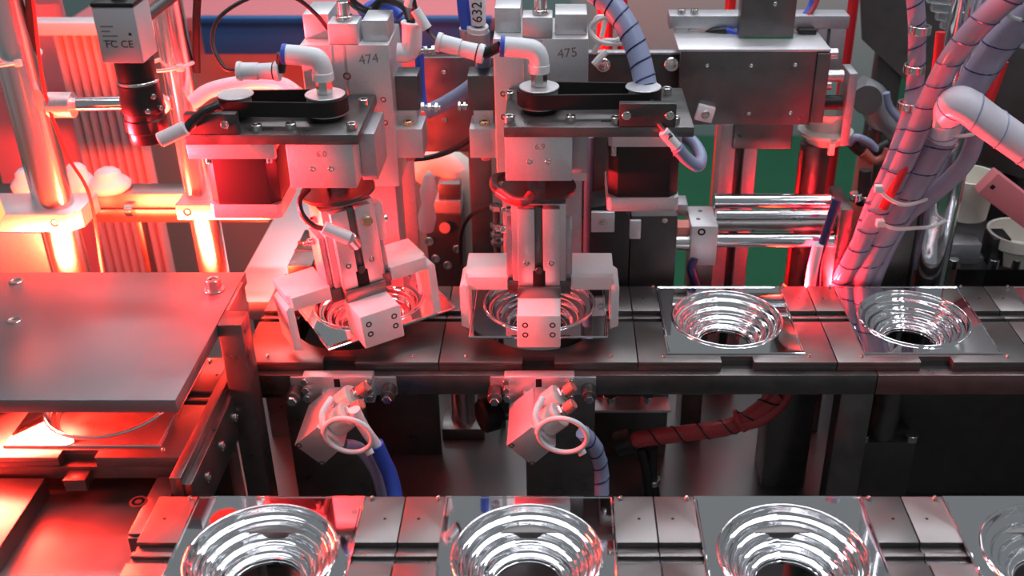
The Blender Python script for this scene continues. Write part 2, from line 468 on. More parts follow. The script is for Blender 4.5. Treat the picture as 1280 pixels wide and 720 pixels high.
# extra fittings of the turned gripper
B().cyl((11, -27, 118), (11, -30, 118), 4.5, seg=20).obj('brass_plug', 'brass', gA, local=True, label='round brass plug')
B().cyl((27, -6, 106), (35, -6, 106), 3.4, seg=12).obj('fitting', 'bolt', gA, local=True)
bx('cheek', 'alu', gA, 22.1, 30, -16, -2, 92, 124, local=True)

def drive(xs, mx_, dz, lab, word, xr, sgn):
    """motor plate with belt on top, bearing block below; xs shaft x, mx_ motor x"""
    zt = 204 + dz; zb = 196 + dz
    t = T('belt_drive', 'dark mounting plate with black timing belt over %s' % lab, 'belt drive', (xs, 45, zb), group='belt drives')
    pl = bx('mounting_plate', 'steel_dark', t, xr[0], xr[1], 6, 98, zb, zt, bev=.8)
    # bearing block
    bb = bx('bearing_block', 'alu', t, xs - 25.5, xs + 25.5, 7, 80, 160 + dz, zb - .05, bev=1)
    bx('bearing_back', 'alu_dull', t, xs + 25.6, xs + 38, 30, 80, 157 + dz, zb - .05, bev=.8)
    for sx in (-7, 7): B().screw((xs + sx * 1.0, 7, 176 + dz), (0, -1, 0), 2.4, .2).obj('screw', 'bolt', bb)
    text(word, 6.5, (xs + 1, 6.95, 188 + dz), (1, 0, 0), (0, -1, 0), 'pencil', bb, 'pencil_mark')
    # pulleys and belt
    z0, z1 = zt + 5, zt + 17
    r1, r2 = 16, 13
    B().cyl((xs, 45, zt), (xs, 45, z0), 13, seg=32).obj('pulley_foot', 'black', t)
    p1 = B().cyl((xs, 45, z0), (xs, 45, z1 + .6), r1 - 1.6, seg=40).obj('pulley', 'alu_dull', t)
    B().cyl((xs, 45, z1 + .6), (xs, 45, z1 + 2), r1 - .5, seg=40).obj('pulley_flange', 'alu', p1)
    B().cyl((xs, 45, z0 - 1.3), (xs, 45, z0), r1 + .5, seg=40).obj('pulley_flange', 'alu', p1)
    p2 = B().cyl((mx_, 45, z0), (mx_, 45, z1 + .6), r2 - 1.6, seg=40).obj('pulley', 'alu_dull', t)
    B().cyl((mx_, 45, z1 + .6), (mx_, 45, z1 + 1.8), r2 + .8, seg=40).obj('pulley_flange', 'alu', p2)
    B().cyl((mx_, 45, zt), (mx_, 45, z0), 9, seg=24).obj('pulley_foot', 'black', t)
    # belt loop: convex hull of two circles, hollow
    def loop(e):
        pts = []; c0, ra, c1, rb = (xs, r1 + e, mx_, r2 + e)
        d = 1 if c1 > c0 else -1
        ph = math.asin((ra - rb) / abs(c1 - c0))
        for k in range(17):
            a = math.pi / 2 - ph + (math.pi + 2 * ph) * k / 16
            pts.append((c0 + d * ra * math.cos(a), 45 + ra * math.sin(a)))
        for k in range(17):
            a = -math.pi / 2 - ph + (math.pi - 2 * ph) * (k) / 16 - 0
            a = -(math.pi / 2) - ph + (math.pi + 2 * ph) * 0 + (math.pi) * k / 16 + (2 * ph) * (k / 16)
            pts.append((c1 + d * rb * math.cos(a), 45 + rb * math.sin(a)))
        return pts
    o, i = loop(1.2), loop(-.9)
    b = B(); n = len(o)
    vs = [[b.bm.verts.new((p[0], p[1], z)) for p in L] for L, z in ((o, z0 + .3), (o, z1), (i, z1), (i, z0 + .3))]
    for a in range(4):
        A, C = vs[a], vs[(a + 1) % 4]
        for k in range(n): b.bm.faces.new([A[k], A[(k + 1) % n], C[(k + 1) % n], C[k]])
    bmesh.ops.recalc_face_normals(b.bm, faces=b.bm.faces)
    b.obj('timing_belt', 'belt', t)
    # cap screws on the plate
    ex = xr[1] - 6 if sgn > 0 else xr[0] + 6
    for p in ((xs - 22, 17), (xs + 24, 17), (xs + 24 * (1 if sgn < 0 else -1), 72), (mx_ - 22, 14), (mx_ + 22, 14), (mx_ + 22 * sgn, 82)):
        B().screw((p[0], p[1], zt), (0, 0, 1), 4, 5.5).obj('screw', 'bolt', t)
    # adjusting slot in the plate
    bx('slot', 'hole', t, mx_ - 24 * sgn - 9, mx_ - 24 * sgn + 9, 17, 21, zt - .2, zt + .12, bev=.05)
    return t
dA = drive(-181, -250, -6, 'the turned gripper', '6.0', (-281, -151), -1)
dB = drive(-16, 64, 0, 'the straight gripper', '6.9', (-42, 100), 1)

def motor(cx, dz, lab):
    z1 = 195.9 + dz
    t = T('stepper_motor', lab, 'motor', (cx, 45, z1 - 66), group='stepper motors')
    h = 28
    def sq(x, y, c): return [(cx - x + c, 45 - y), (cx + x - c, 45 - y), (cx + x, 45 - y + c), (cx + x, 45 + y - c), (cx + x - c, 45 + y), (cx - x + c, 45 + y), (cx - x, 45 + y - c), (cx - x, 45 - y + c)]
    B().prism(sq(h, h, 3), 'z', z1 - 12, z1, .5).obj('front_cap', 'alu', t)
    B().prism(sq(h - .8, h - .8, 7), 'z', z1 - 54, z1 - 12.05, .3).obj('stator_body', 'motor_black', t)
    B().prism(sq(h, h, 3), 'z', z1 - 66, z1 - 54.05, .5).obj('rear_cap', 'alu', t)
    for sx in (-1, 1):
        B().cyl((cx + sx * 23.4, 45 - 25, z1 - 20), (cx + sx * 23.4, 45 - 25, z1 - 12.1), 2.6, seg=12).obj('screw', 'bolt', t)
    bx('connector', 'white_plastic', t, cx - 8, cx + 8, 45 + 28.1, 45 + 36, z1 - 66, z1 - 56)
    return t
mA = motor(-247, -6, 'square stepper motor glowing red beside the chrome column')
mB = motor(65, 0, 'square black stepper motor with pale end caps above the bolted clamp')
bx('adapter_plate', 'alu', dA, -281, -215, 7, 12, 178, 189.9)

# slide actuators behind
def slide(x0, x1, dz, lab, word):
    yf = 100
    t = T('slide_actuator', lab, 'actuator', ((x0 + x1) / 2, 130, 120 + dz), group='vertical slide actuators')
    zt = 244 + dz
    b = bx('body', 'alu', t, x0, x1, yf, 165, 120 + dz, zt, bev=1.2)
    xm = (x0 + x1) / 2
    bx('groove', 'alu_dull', t, xm - 1.2, xm + 1.2, yf - .12, yf + 1, 190 + dz, zt - 1, bev=.05)
    bx('rib', 'alu', t, x0 + 24, x0 + 26, yf - .5, yf + 1, 190 + dz, zt - 1, bev=.1)
    bx('top_cap', 'alu', t, x0 + 24, x0 + 48, yf + .5, yf + 24, zt + .05, zt + 17, bev=.8)
    bx('end_block', 'alu', t, x0 + 50, x1 - 1, yf + 10, yf + 44, zt + .05, zt + 17, bev=.8)
    bx('end_block', 'alu', t, x0 + 1, x0 + 22, yf + 18, yf + 60, zt + .05, zt + 20, bev=.8)
    B().cyl((xm, yf + 12, zt + 17), (xm, yf + 12, zt + 21), 7, seg=20).obj('lock_nut', 'bolt', t)
    B().cyl((xm, yf + 12, zt + 21), (xm, yf + 12, zt + 32), 5, seg=20).obj('stop_screw', 'bolt', t)
    for px_, pz in ((x0 + 36, -26), (x1 - 8, -46), (x1 - 8, -66), (x1 - 26, -46), (x0 + 7, -46), (x0 + 7, -66)):
        B().screw((px_, yf, zt + pz), (0, -1, 0), 3.6 if pz == -26 else 2.6, .25).obj('screw', 'steel_dark', t)
    text(word, 11, (x1 - 17, yf - .1, zt - 12), (1, 0, .12), (0, -1, 0), 'pencil', t, 'pencil_mark')
    # sliding table hanging down towards the gripper plate
    bx('slide_table', 'alu_dull', t, x0 + 4, x1 - 4, yf + 2, 140, 20 + dz, 119.9 + dz, bev=1)
    return t
sA = slide(-210, -138, -5, 'aluminium slide actuator marked 474 over the red-lit motor', '474')
sB = slide(-54, 23, 0, 'aluminium slide actuator marked 475 beside the wrapped cable', '475')

# brackets between the two actuators (dark stop blocks with cushioned stops)
def stopper(px0, px1, lab, tone):
    y0 = 118
    x0, x1 = X(px0, y0, 190), X(px1, y0, 190)
    t = T('shock_stop', lab, 'stop block', ((x0 + x1) / 2, y0, Z(197, y0)), group='stop blocks between the actuators')
    bx('dark_block', 'steel_dark', t, x0, x1, y0, y0 + 26, Z(138, y0), Z(95, y0))
    bx('neck', 'alu', t, x0 + 4, x1 - 2, y0, y0 + 22, Z(154, y0), Z(138, y0) - .05)
    bx('foot', 'alu', t, x0 + 1, x1 + 3, y0 - 14, y0 + 20, Z(190, y0), Z(154, y0) - .05)
    c = V(((x0 + x1) / 2 + 2, y0 - 4, Z(154, y0)))
    B().screw(c, (0, 0, 1), 4.5, 4).obj('screw', 'brass', t)
    B().cyl((c.x, c.y, Z(190, y0)), (c.x, c.y, Z(197, y0)), 4, seg=14).obj('rubber_tip', 'red_knob', t)
    return t
stopper(489, 523, 'dark stop block fixed to the cheek of the actuator marked 474', 0)
stopper(585, 619, 'dark stop block with yellow-edged foot against the actuator pencilled 475', 1)
def hexfit(name, p, q, lab, n=3):
    """a row of nuts on a threaded stop between p and q"""
    t = T(name, lab, 'threaded stop', p)
    d = (V(q) - V(p)); L = d.length; u = d / L
    B().cyl(p, q, 2.0, seg=10).obj('rod', 'bolt', t)
    for k in range(n):
        a = V(p) + u * (L * (k + .1) / n)
        B().cyl(a, a + u * (L / n * .55), 4.2 - .5 * (k % 2), seg=6).obj('nut', 'bolt', t)
    return t
hexfit('threaded_stop', W(525, 134, y=120), W(551, 135, y=120), 'threaded steel stop on the block of actuator 474')
hexfit('threaded_stop', W(572, 133, y=120), W(585, 133, y=120), 'short threaded steel stop on the block of actuator 475', 2)
hexfit('threaded_stop', W(519, 64, y=112), W(548, 63, y=112), 'brass-coloured threaded stop below the white couplers')

# ================================================================== AIR FITTINGS AND TUBES ON THE UNITS
def elbow(xs, z0, lab, tube_px):
    """white elbow standing on the pulley, arm towards a black tube stub"""
    t = T('elbow_fitting', lab, 'air fitting', (xs, 45, z0), group='white elbow fittings on the pulleys')
    B().cyl((xs, 45, z0), (xs, 45, z0 + 11), 6.2, seg=6).obj('hex_nut', 'bolt', t)
    B().tube([(xs, 45, z0 + 11), (xs, 45, z0 + 21), (xs - 3, 45, z0 + 27), (xs - 10, 45, z0 + 29), (xs - 26, 45, z0 + 30.5)], 7.6, 20, 6).obj('elbow_body', 'white_plastic', t)
    B().cyl((xs, 45, z0 + 10.5), (xs, 45, z0 + 17), 8.2, seg=24).obj('collar', 'white_plastic', t)
    B().cyl((xs - 25.5, 45, z0 + 30.5), (xs - 29, 45, z0 + 30.8), 7.9, seg=24).obj('release_ring', 'blue_tube', t)
    return t
eA = elbow(-181, 217.1, 'white elbow fitting on the pulley beside the red-lit motor', None)
eB = elbow(-16, 223.1, 'white elbow fitting on the pulley below the pencilled 475', None)
def coupler(p, q, lab, r=6.6):
    t = T('tube_coupler', lab, 'air fitting', p, group='white straight couplers')
    p, q = V(p), V(q); d = (q - p)
    B().cyl(p, p + d * .10, r + .9, seg=24).obj('release_ring', 'white_plastic', t)
    B().cyl(p + d * .10, p + d * .5, r, seg=24).obj('socket', 'white_plastic', t)
    B().cyl(p + d * .5, p + d * .88, r - .7, r, seg=24).obj('socket', 'white_plastic', t)
    B().cyl(p + d * .88, q, r + .9, seg=24).obj('release_ring', 'white_plastic', t)
    B().cyl(p + d * .84, p + d * .87, r + .25, seg=24).obj('seal_band', 'black', t)
    return t
za = 217.1 + 30.8
a0 = V((-181 - 29, 45, za)); cA1 = W(350, 89, y=46); cA0 = W(297, 89, y=46)
coupler(cA0, cA1, 'white straight coupler at the end of the looping black wire')
B().tube([a0, cA1], 4, smooth=False).obj('tube_stub', 'black', label='short black tube joining white coupler and elbow by the chrome column', cat='tube')
zb = 223.1 + 30.8
b0 = V((-16 - 29, 45, zb)); cB1 = W(605, 68, y=48); cB0 = W(546, 52, y=52)
coupler(cB0, cB1, 'white straight coupler slanting between the two actuators')
B().tube([b0, cB1], 4, smooth=False).obj('tube_stub', 'black', label='short black tube joining white coupler and elbow below pencilled 475', cat='tube')
# looping black wire from coupler A round to the actuator top
B().tube([cA0, W(280, 84, y=50), W(266, 55, y=60), W(272, 25, y=70), W(300, 3, y=80), W(335, -8, y=90), W(370, -2, y=100), W(395, 18, y=110), W(410, 36, y=118)], 1.7, 8).obj('air_tube', 'wire_black', label='thin black tube looping up from the white coupler to actuator 474', cat='tube')
# fittings on the right of actuator 474
t = T('elbow_fitting', 'white upright elbow on the cheek of actuator 474', 'air fitting', W(510, 65, y=110))
B().tube([W(497, 66, y=108), W(508, 66, y=108), W(514, 58, y=108), W(515, 45, y=108), W(515, 30, y=108)], 8.2, 18, 6).obj('elbow_body', 'white_plastic', t)
B().ring(W(515, 30, y=108), W(515, 27, y=108), 9, 5).obj('release_ring', 'white_plastic', t)
B().tube([W(515, 34, y=108), W(516, 15, y=106), W(512, -8, y=104)], 2.2, 8).obj('air_tube', 'wire_black', label='black air tube rising from the upright elbow', cat='tube')
def sleeve(p, q, r, lab, word=None):
    t = T('wire_marker', lab, 'wire marker', p, group='white wire marker sleeves')
    B().cyl(p, q, r, seg=20, bev=.2).obj('sleeve', 'white_plastic', t)
    if word:
        m = (V(p) + V(q)) / 2; d = (V(q) - V(p)).normalized(); n = V((0, -1, .25)); n = (n - d * n.dot(d)).normalized()
        text(word, r * 1.9, m + n * (r + .02), d, n, 'ink', t)
    return t
sleeve(W(515, -6, y=90), W(510, 8, y=90), 3.6, 'white marker sleeve at the top of the black lead')
sleeve(W(519, 12, y=88), W(534, 36, y=86), 4.2, 'white marker sleeve slanting on the black lead above the coupler')
B().tube([W(516, -10, y=90), W(520, 12, y=88), W(535, 38, y=86), cB0], 1.8, 8).obj('air_tube', 'wire_black', label='thin black lead running through white sleeves into the slanting coupler', cat='tube')
B().tube([W(438, -4, y=130), W(444, 6, y=132), W(462, 14, y=150), W(480, 0, y=150), W(505, 8, y=125), W(513, 28, y=112)], 3.6, 10).obj('air_hose', 'wire_black', label='black hose arching over the top of actuator 474', cat='hose')
B().tube([W(452, 20, y=160), W(465, 8, y=165), W(485, 6, y=165), W(500, 20, y=160)], 5, 10).obj('air_tube', 'blue_tube', label='blue tube curled behind the top of actuator 474', cat='tube')
# blue and 632 tubes left of actuator 475
t = T('double_fitting', 'grey twin fitting holding a blue tube and a white sleeve marked 632', 'air fitting', W(598, 45, y=128))
B().cyl(W(597, 62, y=130), W(597, 38, y=128), 10, seg=24).obj('fitting_body', 'alu_dull', t)
B().ring(W(597, 40, y=128), W(597, 32, y=127), 9, 4).obj('release_ring', 'white_plastic', t)
B().cyl(W(586, 50, y=132), W(583, 34, y=130), 6.5, seg=20).obj('fitting_body', 'alu_dull', t)
B().tube([W(584, 36, y=130), W(580, 14, y=130), W(578, -10, y=130)], 5.2, 12).obj('air_tube', 'blue_tube', label='bright blue tube rising beside the sleeve marked 632', cat='tube')
B().tube([W(598, 40, y=127), W(598, -4, y=124)], 3.6, 10, smooth=False).obj('air_tube', 'wire_black', label='black tube running up inside the sleeve marked 632', cat='tube')
s6 = sleeve(W(598, 30, y=126), W(597, -6, y=124), 6.2, 'white marker sleeve printed 632', '632')
# pale blue hose and blue tube between the actuators
B().tube([W(533, 140, y=150), W(560, 127, y=150), W(592, 105, y=150), W(603, 85, y=146), W(604, 62, y=140)], 6.4, 12).obj('air_hose', 'pale_blue', label='pale blue hose between the two stop blocks', cat='hose')
B().tube([W(524, 58, y=160), W(525, 90, y=160), W(527, 120, y=158), W(530, 138, y=152)], 4, 10).obj('air_tube', 'blue_tube', label='blue tube running down beside the stop block of actuator 474', cat='tube')

# black cable with wrapped sleeve arriving at motor 475 pulley
pw = [W(742, -12, y=90), W(766, 8, y=85), W(787, 40, y=75), W(800, 75, y=65), W(807, 107, y=56)]
t = T('wrapped_cable', 'lavender spiral-wrapped cable arching down to the right-hand pulley', 'cable', pw[-1])
B().tube(pw, 9, 16).obj('sheath', 'pale_blue', t)
B().helix(pw, 9, 13, .8).obj('wrap_gap', 'navy', t)
B().tube([W(806, 107, y=55), W(813, 120, y=40), W(815, 140, y=20), W(828, 160, y=4), W(838, 172, y=-4)], 2.4, 8).obj('lead', 'wire_black', t)
t = T('cable_clip', 'white sleeve hanging off the corner of the right-hand drive plate', 'wire marker', W(840, 180, y=0))
B().cyl(W(829, 164, y=0), W(846, 184, y=0), 4.2, seg=16).obj('sleeve', 'white_plastic', t)
B().tube([W(846, 184, y=0), W(858, 198, y=6), W(872, 207, y=12), W(876, 196, y=22), W(868, 180, y=36), W(852, 168, y=48)], 5, 12).obj('tube_end', 'pale_blue', t)
t = T('cable_clamp', 'dark clamp with red-lit screws on the end of the right-hand belt', 'clamp', (72, 14, 204))
bx('clamp_bar', 'steel_black', t, 44, 86, 6.2, 13.5, 204.1, 222)
for sx in (49, 81): B().screw((sx, 6.2, 214), (0, -1, 0), 3.4, 4).obj('screw', 'bolt', t)
# cable at motor A left end
t = T('cable_clamp', 'dark clamp with dark leads on the end of the red-lit belt', 'clamp', (-268, 14, 198))
bx('clamp_bar', 'steel_black', t, -279, -240, 6.2, 13.5, 198.1, 214)
for sx in (-272, -248): B().screw((sx, 6.2, 207), (0, -1, 0), 3.2, 4).obj('screw', 'bolt', t)
B().tube([W(275, 132, y=8), W(255, 140, y=4), W(240, 152, y=0), W(230, 165, y=-4)], 3.4, 10).obj('lead', 'wire_black', t)
sleeve(W(232, 160, y=-6), W(200, 175, y=-10), 5.6, 'pinkish white sleeve pointing from the red-lit belt to the camera lens')
# white knotted cord right of actuator 475
B().tube([W(742, 66, y=130), W(752, 52, y=128), W(772, 50, y=124), W(776, 40, y=126), W(760, 22, y=130), W(746, 26, y=132), W(738, 36, y=134), W(744, 48, y=130), W(758, 54, y=125), W(778, 54, y=124)], 2.3, 8).obj('cord', 'nylon', label='white cord knotted in loops beside actuator 475', cat='cord')
B().tube([W(742, 36, y=134), W(746, 22, y=133), W(756, 24, y=131), W(752, 46, y=128)], 2.0, 8).obj('cord', 'nylon', label='small loop of white cord inside the knot beside actuator 475', cat='cord')
B().tube([W(758, 64, y=122), W(749, 73, y=120), W(742, 81, y=118)], 3, 8).obj('cord_end', 'nylon', label='stiff white cord end poking below the knot', cat='cord')
# pink translucent hose behind motor A
B().tube([W(240, 128, y=130), W(265, 112, y=135), W(310, 103, y=140), W(350, 105, y=135), W(372, 118, y=125)], 6.5, 12).obj('air_hose', 'hose_white', label='pink translucent hose arching behind the red-lit belt', cat='hose')
# gripper A air line
zz = 95
B().tube([W(386, 236, y=25), W(375, 250, y=15), W(378, 268, y=8), W(392, 282, y=4), W(404, 286, y=2)], 2.2, 8).obj('air_tube', 'wire_black', label='short black tube curving to the cheek of the turned gripper', cat='tube')
t = T('elbow_fitting', 'white stub fitting on the front of the turned gripper', 'air fitting', W(430, 298, y=8))
B().cyl(W(404, 284, y=4), W(437, 298, y=6), 5.4, seg=20).obj('fitting_body', 'white_plastic', t)
B().cyl(W(437, 297, y=7), W(445, 306, y=14), 5.2, seg=12).obj('nut', 'bolt', t)
# gripper B side fittings and loop
B().tube([W(628, 243, y=20), W(618, 232, y=40), W(622, 222, y=70), W(650, 220, y=88)], 4, 10).obj('air_tube', 'wire_black', label='black tube hooked round the sensor disc of the straight gripper', cat='tube')
B().tube([W(624, 240, y=22), W(640, 250, y=12), W(655, 252, y=10), W(664, 244, y=16)], 4, 10).obj('air_tube', 'hose_red', label='red tube wrapping the front of the sensor disc', cat='tube')

# ================================================================== FRONT PUSHER BLOCKS
def pusher(dx, lab):
    o = V((-22 + dx, -50, -10))
    t = T('pusher_block', lab, 'pusher', (o.x, -50, -48), group='tilted pusher blocks in front of the rear track')
    sq = [(-22 + dx, -10), (-42 + dx, -28), (-22 + dx, -48), (-3 + dx, -29)]
    b = B().prism(sq, 'y', -76, -22, .8).obj('body', 'alu', t)
    bx('ridge_rail', 'alu_dull', t, -20 + dx, -14 + dx, -74, -24, -13, -9.5, mx=None)
    for s, (ax, az) in ((0, (-40, -28)), (1, (-22, -45.5))):
        B().screw((ax + dx + 2 * (1 - s), -76, az), (0, -1, 0), 2.4, .4).obj('screw', 'steel_dark', b)
    u = V((.74, 0, .67))
    for yy in (-36, -60):
        p = V((-12 + dx, yy, -20))
        B().cyl(p, p + u * 17, 11, seg=28, bev=1.2).obj('flow_valve', 'flow_grey', t)
        B().cyl(p + u * 17, p + u * 21, 6.5, seg=6).obj('lock_nut', 'bolt', t)
        B().cyl(p + u * 21, p + u * 23, 4.4, seg=20).obj('washer', 'bolt', t)
        B().cyl(p + u * 23, p + u * 31, 4.9, 4.4, seg=16).obj('knob', 'red_knob', t)
    # bracket onto the track
    bk = bx('bracket', 'alu', t, -46 + dx, 12 + dx, -16, -6.1, -30, -4, bev=.8)
    bx('bracket_slot', 'hole', bk, -20 + dx, -15 + dx, -16.2, -15, -14, -6, bev=.1)
    bx('arm', 'alu_dull', t, -30 + dx, -12 + dx, -22, -15.9, -40, -16)
    for sx in (-44, 9):
        for sz in (-8, -16, -24): B().cyl((sx + dx, -16, sz), (sx + dx, -19, sz), 3, seg=12).obj('screw', 'bolt', bk)
    for sx, sz in ((-54, -22), (24, -20)):
        B().cyl((sx + dx, -6.2, sz), (sx + dx, -22, sz), 6, seg=16).obj('stop_nut', 'steel_dark', t)
        B().cyl((sx + dx, -22, sz), (sx + dx, -27, sz), 4, seg=6).obj('stop_screw', 'bolt', t)
    bx('wing', 'alu_dull', bk, -58 + dx, 30 + dx, -9, -6.1, -27, -9.3)
    # tube loop
    c = V((2 + dx, -79, -16)); loop = []
    for k in range(12):
        a = 2 * math.pi * k / 12
        loop.append(c + V((19 * math.cos(a), -7 * math.sin(a) * 0 - 3 * math.cos(a), 16 * math.sin(a))))
    B().tube(loop, 2.1, 10, 5, closed=True).obj('tube_loop', 'white_plastic', t)
    B().tube([c + V((-19, 3, 0)), c + V((-21, 12, 12)), c + V((-16, 26, 17))], 2.6, 10).obj('tube_tail', 'white_plastic', t)
    p = c + V((13, 2, -13)); B().cyl(p, p + V((3, -3, -5)), 3.4, seg=12).obj('cable_tie', 'nylon', t)
    return t
pusher(0, 'tilted aluminium pusher block under the straight gripper, pink on its upper face')
pusher(-166, 'tilted aluminium pusher block under the turned gripper, orange on its upper face')
def drop(px, pts, r, m, nm, lab):
    return B().tube([W(a, b, y=c) for a, b, c in pts], r, 12).obj(nm, m, label=lab, cat='hose')
drop(0, [(443, 512, -70), (452, 530, -68), (462, 545, -66), (472, 558, -64)], 4.6, 'white_plastic', 'sleeved_hose', 'white sleeve on the hose leaving the pusher under the turned gripper')
drop(0, [(470, 555, -64), (479, 575, -62), (487, 592, -62), (493, 615, -66), (496, 640, -75)], 6.2, 'blue_tube', 'air_hose', 'bright blue hose dropping from the pusher under the turned gripper')
drop(0, [(430, 556, -66), (448, 560, -60), (462, 576, -55), (472, 596, -50), (480, 625, -45)], 5, 'pale_blue', 'air_hose', 'pale hose curving beside the bright blue hose')
pts = [W(a, b, y=c) for a, b, c in [(728, 540, -70), (742, 556, -66), (749, 575, -62), (752, 595, -62), (752, 635, -70)]]
t = T('wrapped_hose', 'lavender wrapped hose dropping from the pusher under the straight gripper', 'hose', pts[-1])
B().tube(pts, 6, 14).obj('sheath', 'pale_blue', t); B().helix(pts, 6, 15, .8).obj('wrap_gap', 'navy', t)

# ================================================================== LEFT STATION
pt = T('cover_plate', 'thick dark grey cover plate with round bolts over the cross transfer', 'cover plate', (-385, -46, 49))
bx('plate', 'plate_grey', pt, -560, -265, -140, 47, 49, 60, bev=.9)
q = W(268, 362, z=60)
B().cyl((q.x, q.y, 60), (q.x, q.y, 61.2), 8.5, seg=24).obj('washer', 'bolt', pt)
B().screw((q.x, q.y, 61.2), (0, 0, 1), 6.2, 9).obj('bolt', 'bolt', pt)
for a, b in ((20, 352), (18, 401)):
    q = W(a, b, z=60); B().screw((q.x, q.y, 60), (0, 0, 1), 5.6, 1.2).obj('bolt', 'bolt', pt)
po = T('support_post', 'flat steel post holding up the edge of the cover plate', 'post', (-254, -30, -190))
B().box(-264.8, -246, -40, -18, -190, 60, .8).obj('upright', 'steel_dark', po)
B().box(-264.8, -262, -17.9, 30, 30, 60, .5).obj('gusset', 'steel', po)
# cross transfer
ct = T('cross_transfer', 'low steel transfer bed under the cover plate, bathed in red', 'transfer bed', (-420, -120, -190))
bx('bed', 'steel', ct, -640, -286, -420, 60, -42, -34)
bx('side_rail', 'steel', ct, -276, -268, -152, 34, -26, 1.5)
bx('side_cheek', 'steel_dark', ct, -267.9, -262.2, -150, 34, -46, -6)
for k in range(3): B().screw((-262.2, -120 + 38 * k, -24), (1, 0, 0), 4.2, 2).obj('screw', 'bolt', ct)
bx('carriage', 'steel_dark', ct, -436, -278, -126, 4, -20, -9.1)
bx('carriage_lug', 'steel_dark', ct, -360, -344, -138, -126.1, -22, -12)
q = W(60, 592, z=-18); bx('guide_slab', 'steel', ct, -640, q.x, -330, -128, -34, -18)
bx('guide_slab_edge', 'steel', ct, -470, -439, -127, 20, -18, 3)
q0 = W(160, 667, z=-18); q1 = W(228, 585, z=-18)
bx('corner_slab', 'steel', ct, q0.x, -279.5, q0.y, -126, -34, -18)
q = W(173, 627, z=-18)
B().ring((q.x, q.y, -18), (q.x, q.y, -17.7), 6.2, 4.6, 24).obj('counterbore', 'hole', ct)
B().cyl((q.x, q.y, -18), (q.x, q.y, -17.8), 2.6, seg=6, bev=0).obj('socket', 'hole', ct)
bx('foot', 'steel_dark', ct, q0.x, q0.x + 24, q0.y - 2.5, q0.y - .1, -34, -20)
for sx in (-620, -330): bx('leg', 'steel_dark', ct, sx, sx + 30, -200, -170, -190, -42.1)
for sx in (-620, -330): bx('leg', 'steel_dark', ct, sx, sx + 30, 20, 50, -190, -42.1)

# red LED bar lights of the inspection station: one hangs under the cover plate, one stands by the columns
RED = (1.0, .020, .028)
def led_bar(name, lab, c, sx, sy, target, power, spread, color=None):
    t = T(name, lab, 'lamp', c)
    mxl = MX.Translation(V(c)) @ (V(target) - V(c)).to_track_quat('-Z', 'Y').to_matrix().to_4x4()
    B().box(-sx / 2 - 2, sx / 2 + 2, -sy / 2 - 2, sy / 2 + 2, .5, 12, .8, mx=mxl).obj('housing', 'lamp_case', t)
    B().box(-sx / 2, sx / 2, -sy / 2, sy / 2, -.8, .45, .2, mx=mxl).obj('diffuser', 'led_red', t)
    l = D.lights.new(name + '_light', 'AREA'); l.shape = 'RECTANGLE'; l.size = sx * MM; l.size_y = sy * MM
    l.energy = power; l.color = color or RED; l.spread = R(spread)
    o = D.objects.new(name + '_light', l); COL.objects.link(o)
    m = mxl @ MX.Translation((0, 0, -1.5)); m.translation = m.translation * MM; o.matrix_world = m
    return t
led_bar('bar_light', 'red bar light slung under the dark cover plate', (-440, -96, 35), 130, 26, (-290, -225, -16), 5.0, 180, (1.0, .028, .016))
led_bar('bar_light', 'red bar light lying low behind the cover plate', (-400, 86, 14), 230, 30, (-399, 165, 100), 12.5, 178, (1.0, .040, .014))
led_bar('bar_light', 'upright red bar light beside the thick chrome column', (-438, -10, 140), 80, 36, (-190, 40, 158), 4.2, 78)

# chrome columns with clamps and ties
def column(pxt, pyt, pxb, pyb, r, y, lab, zb, group='chrome columns'):
    a = W(pxb, pyb, y=y); x = a.x
    t = T('chrome_column', lab, 'column', (x, y, zb), group=group)
    B().cyl((x, y, zb), (x, y, 470), r, seg=40).obj('rod', 'column_chrome', t)
    return t, x
cl, xl = column(0, 0, 86, 320, 16, 150, 'thick chrome column with a white tie behind the cover plate', -190)
B().cyl((xl - 24, 168, -190), (xl - 24, 168, 470), 6, seg=24).obj('side_rod', 'column_chrome', cl)
cr, xr_ = column(0, 0, 265, 318, 13, 150, 'chrome column standing behind the red-lit motor', -22)
B().cyl((xr_ - 16, 166, -22), (xr_ - 16, 166, 470), 5, seg=24).obj('side_rod', 'column_chrome', cr)
B().cyl((xr_, 150, -25), (xr_, 150, -16), 19, seg=6).obj('foot_flange', 'bolt', cr)
def tie(x, y, z, r, lab, tail, par):
    loop = [V((x + r * math.cos(a), y + r * math.sin(a), z + 2.2 * math.cos(a))) for a in [2 * math.pi * k / 14 for k in range(14)]]
    t = T('cable_tie', lab, 'cable tie', (x, y, z))
    B().tube(loop, 1.7, 8, 4, closed=True).obj('strap', 'nylon', t)
    B().box(x + r * .6 - 3, x + r * .6 + 3, y - r * .8 - 3, y - r * .8 + 2, z - 2, z + 4).obj('lock_head', 'nylon', t)
tie(xl - 8, 155, Z(78, 140), 23, 'white cable tie round the thick chrome column', 1, cl)
tie(xr_ - 7, 155, Z(85, 140), 21.5, 'white cable tie round the chrome column by the camera', 1, cr)
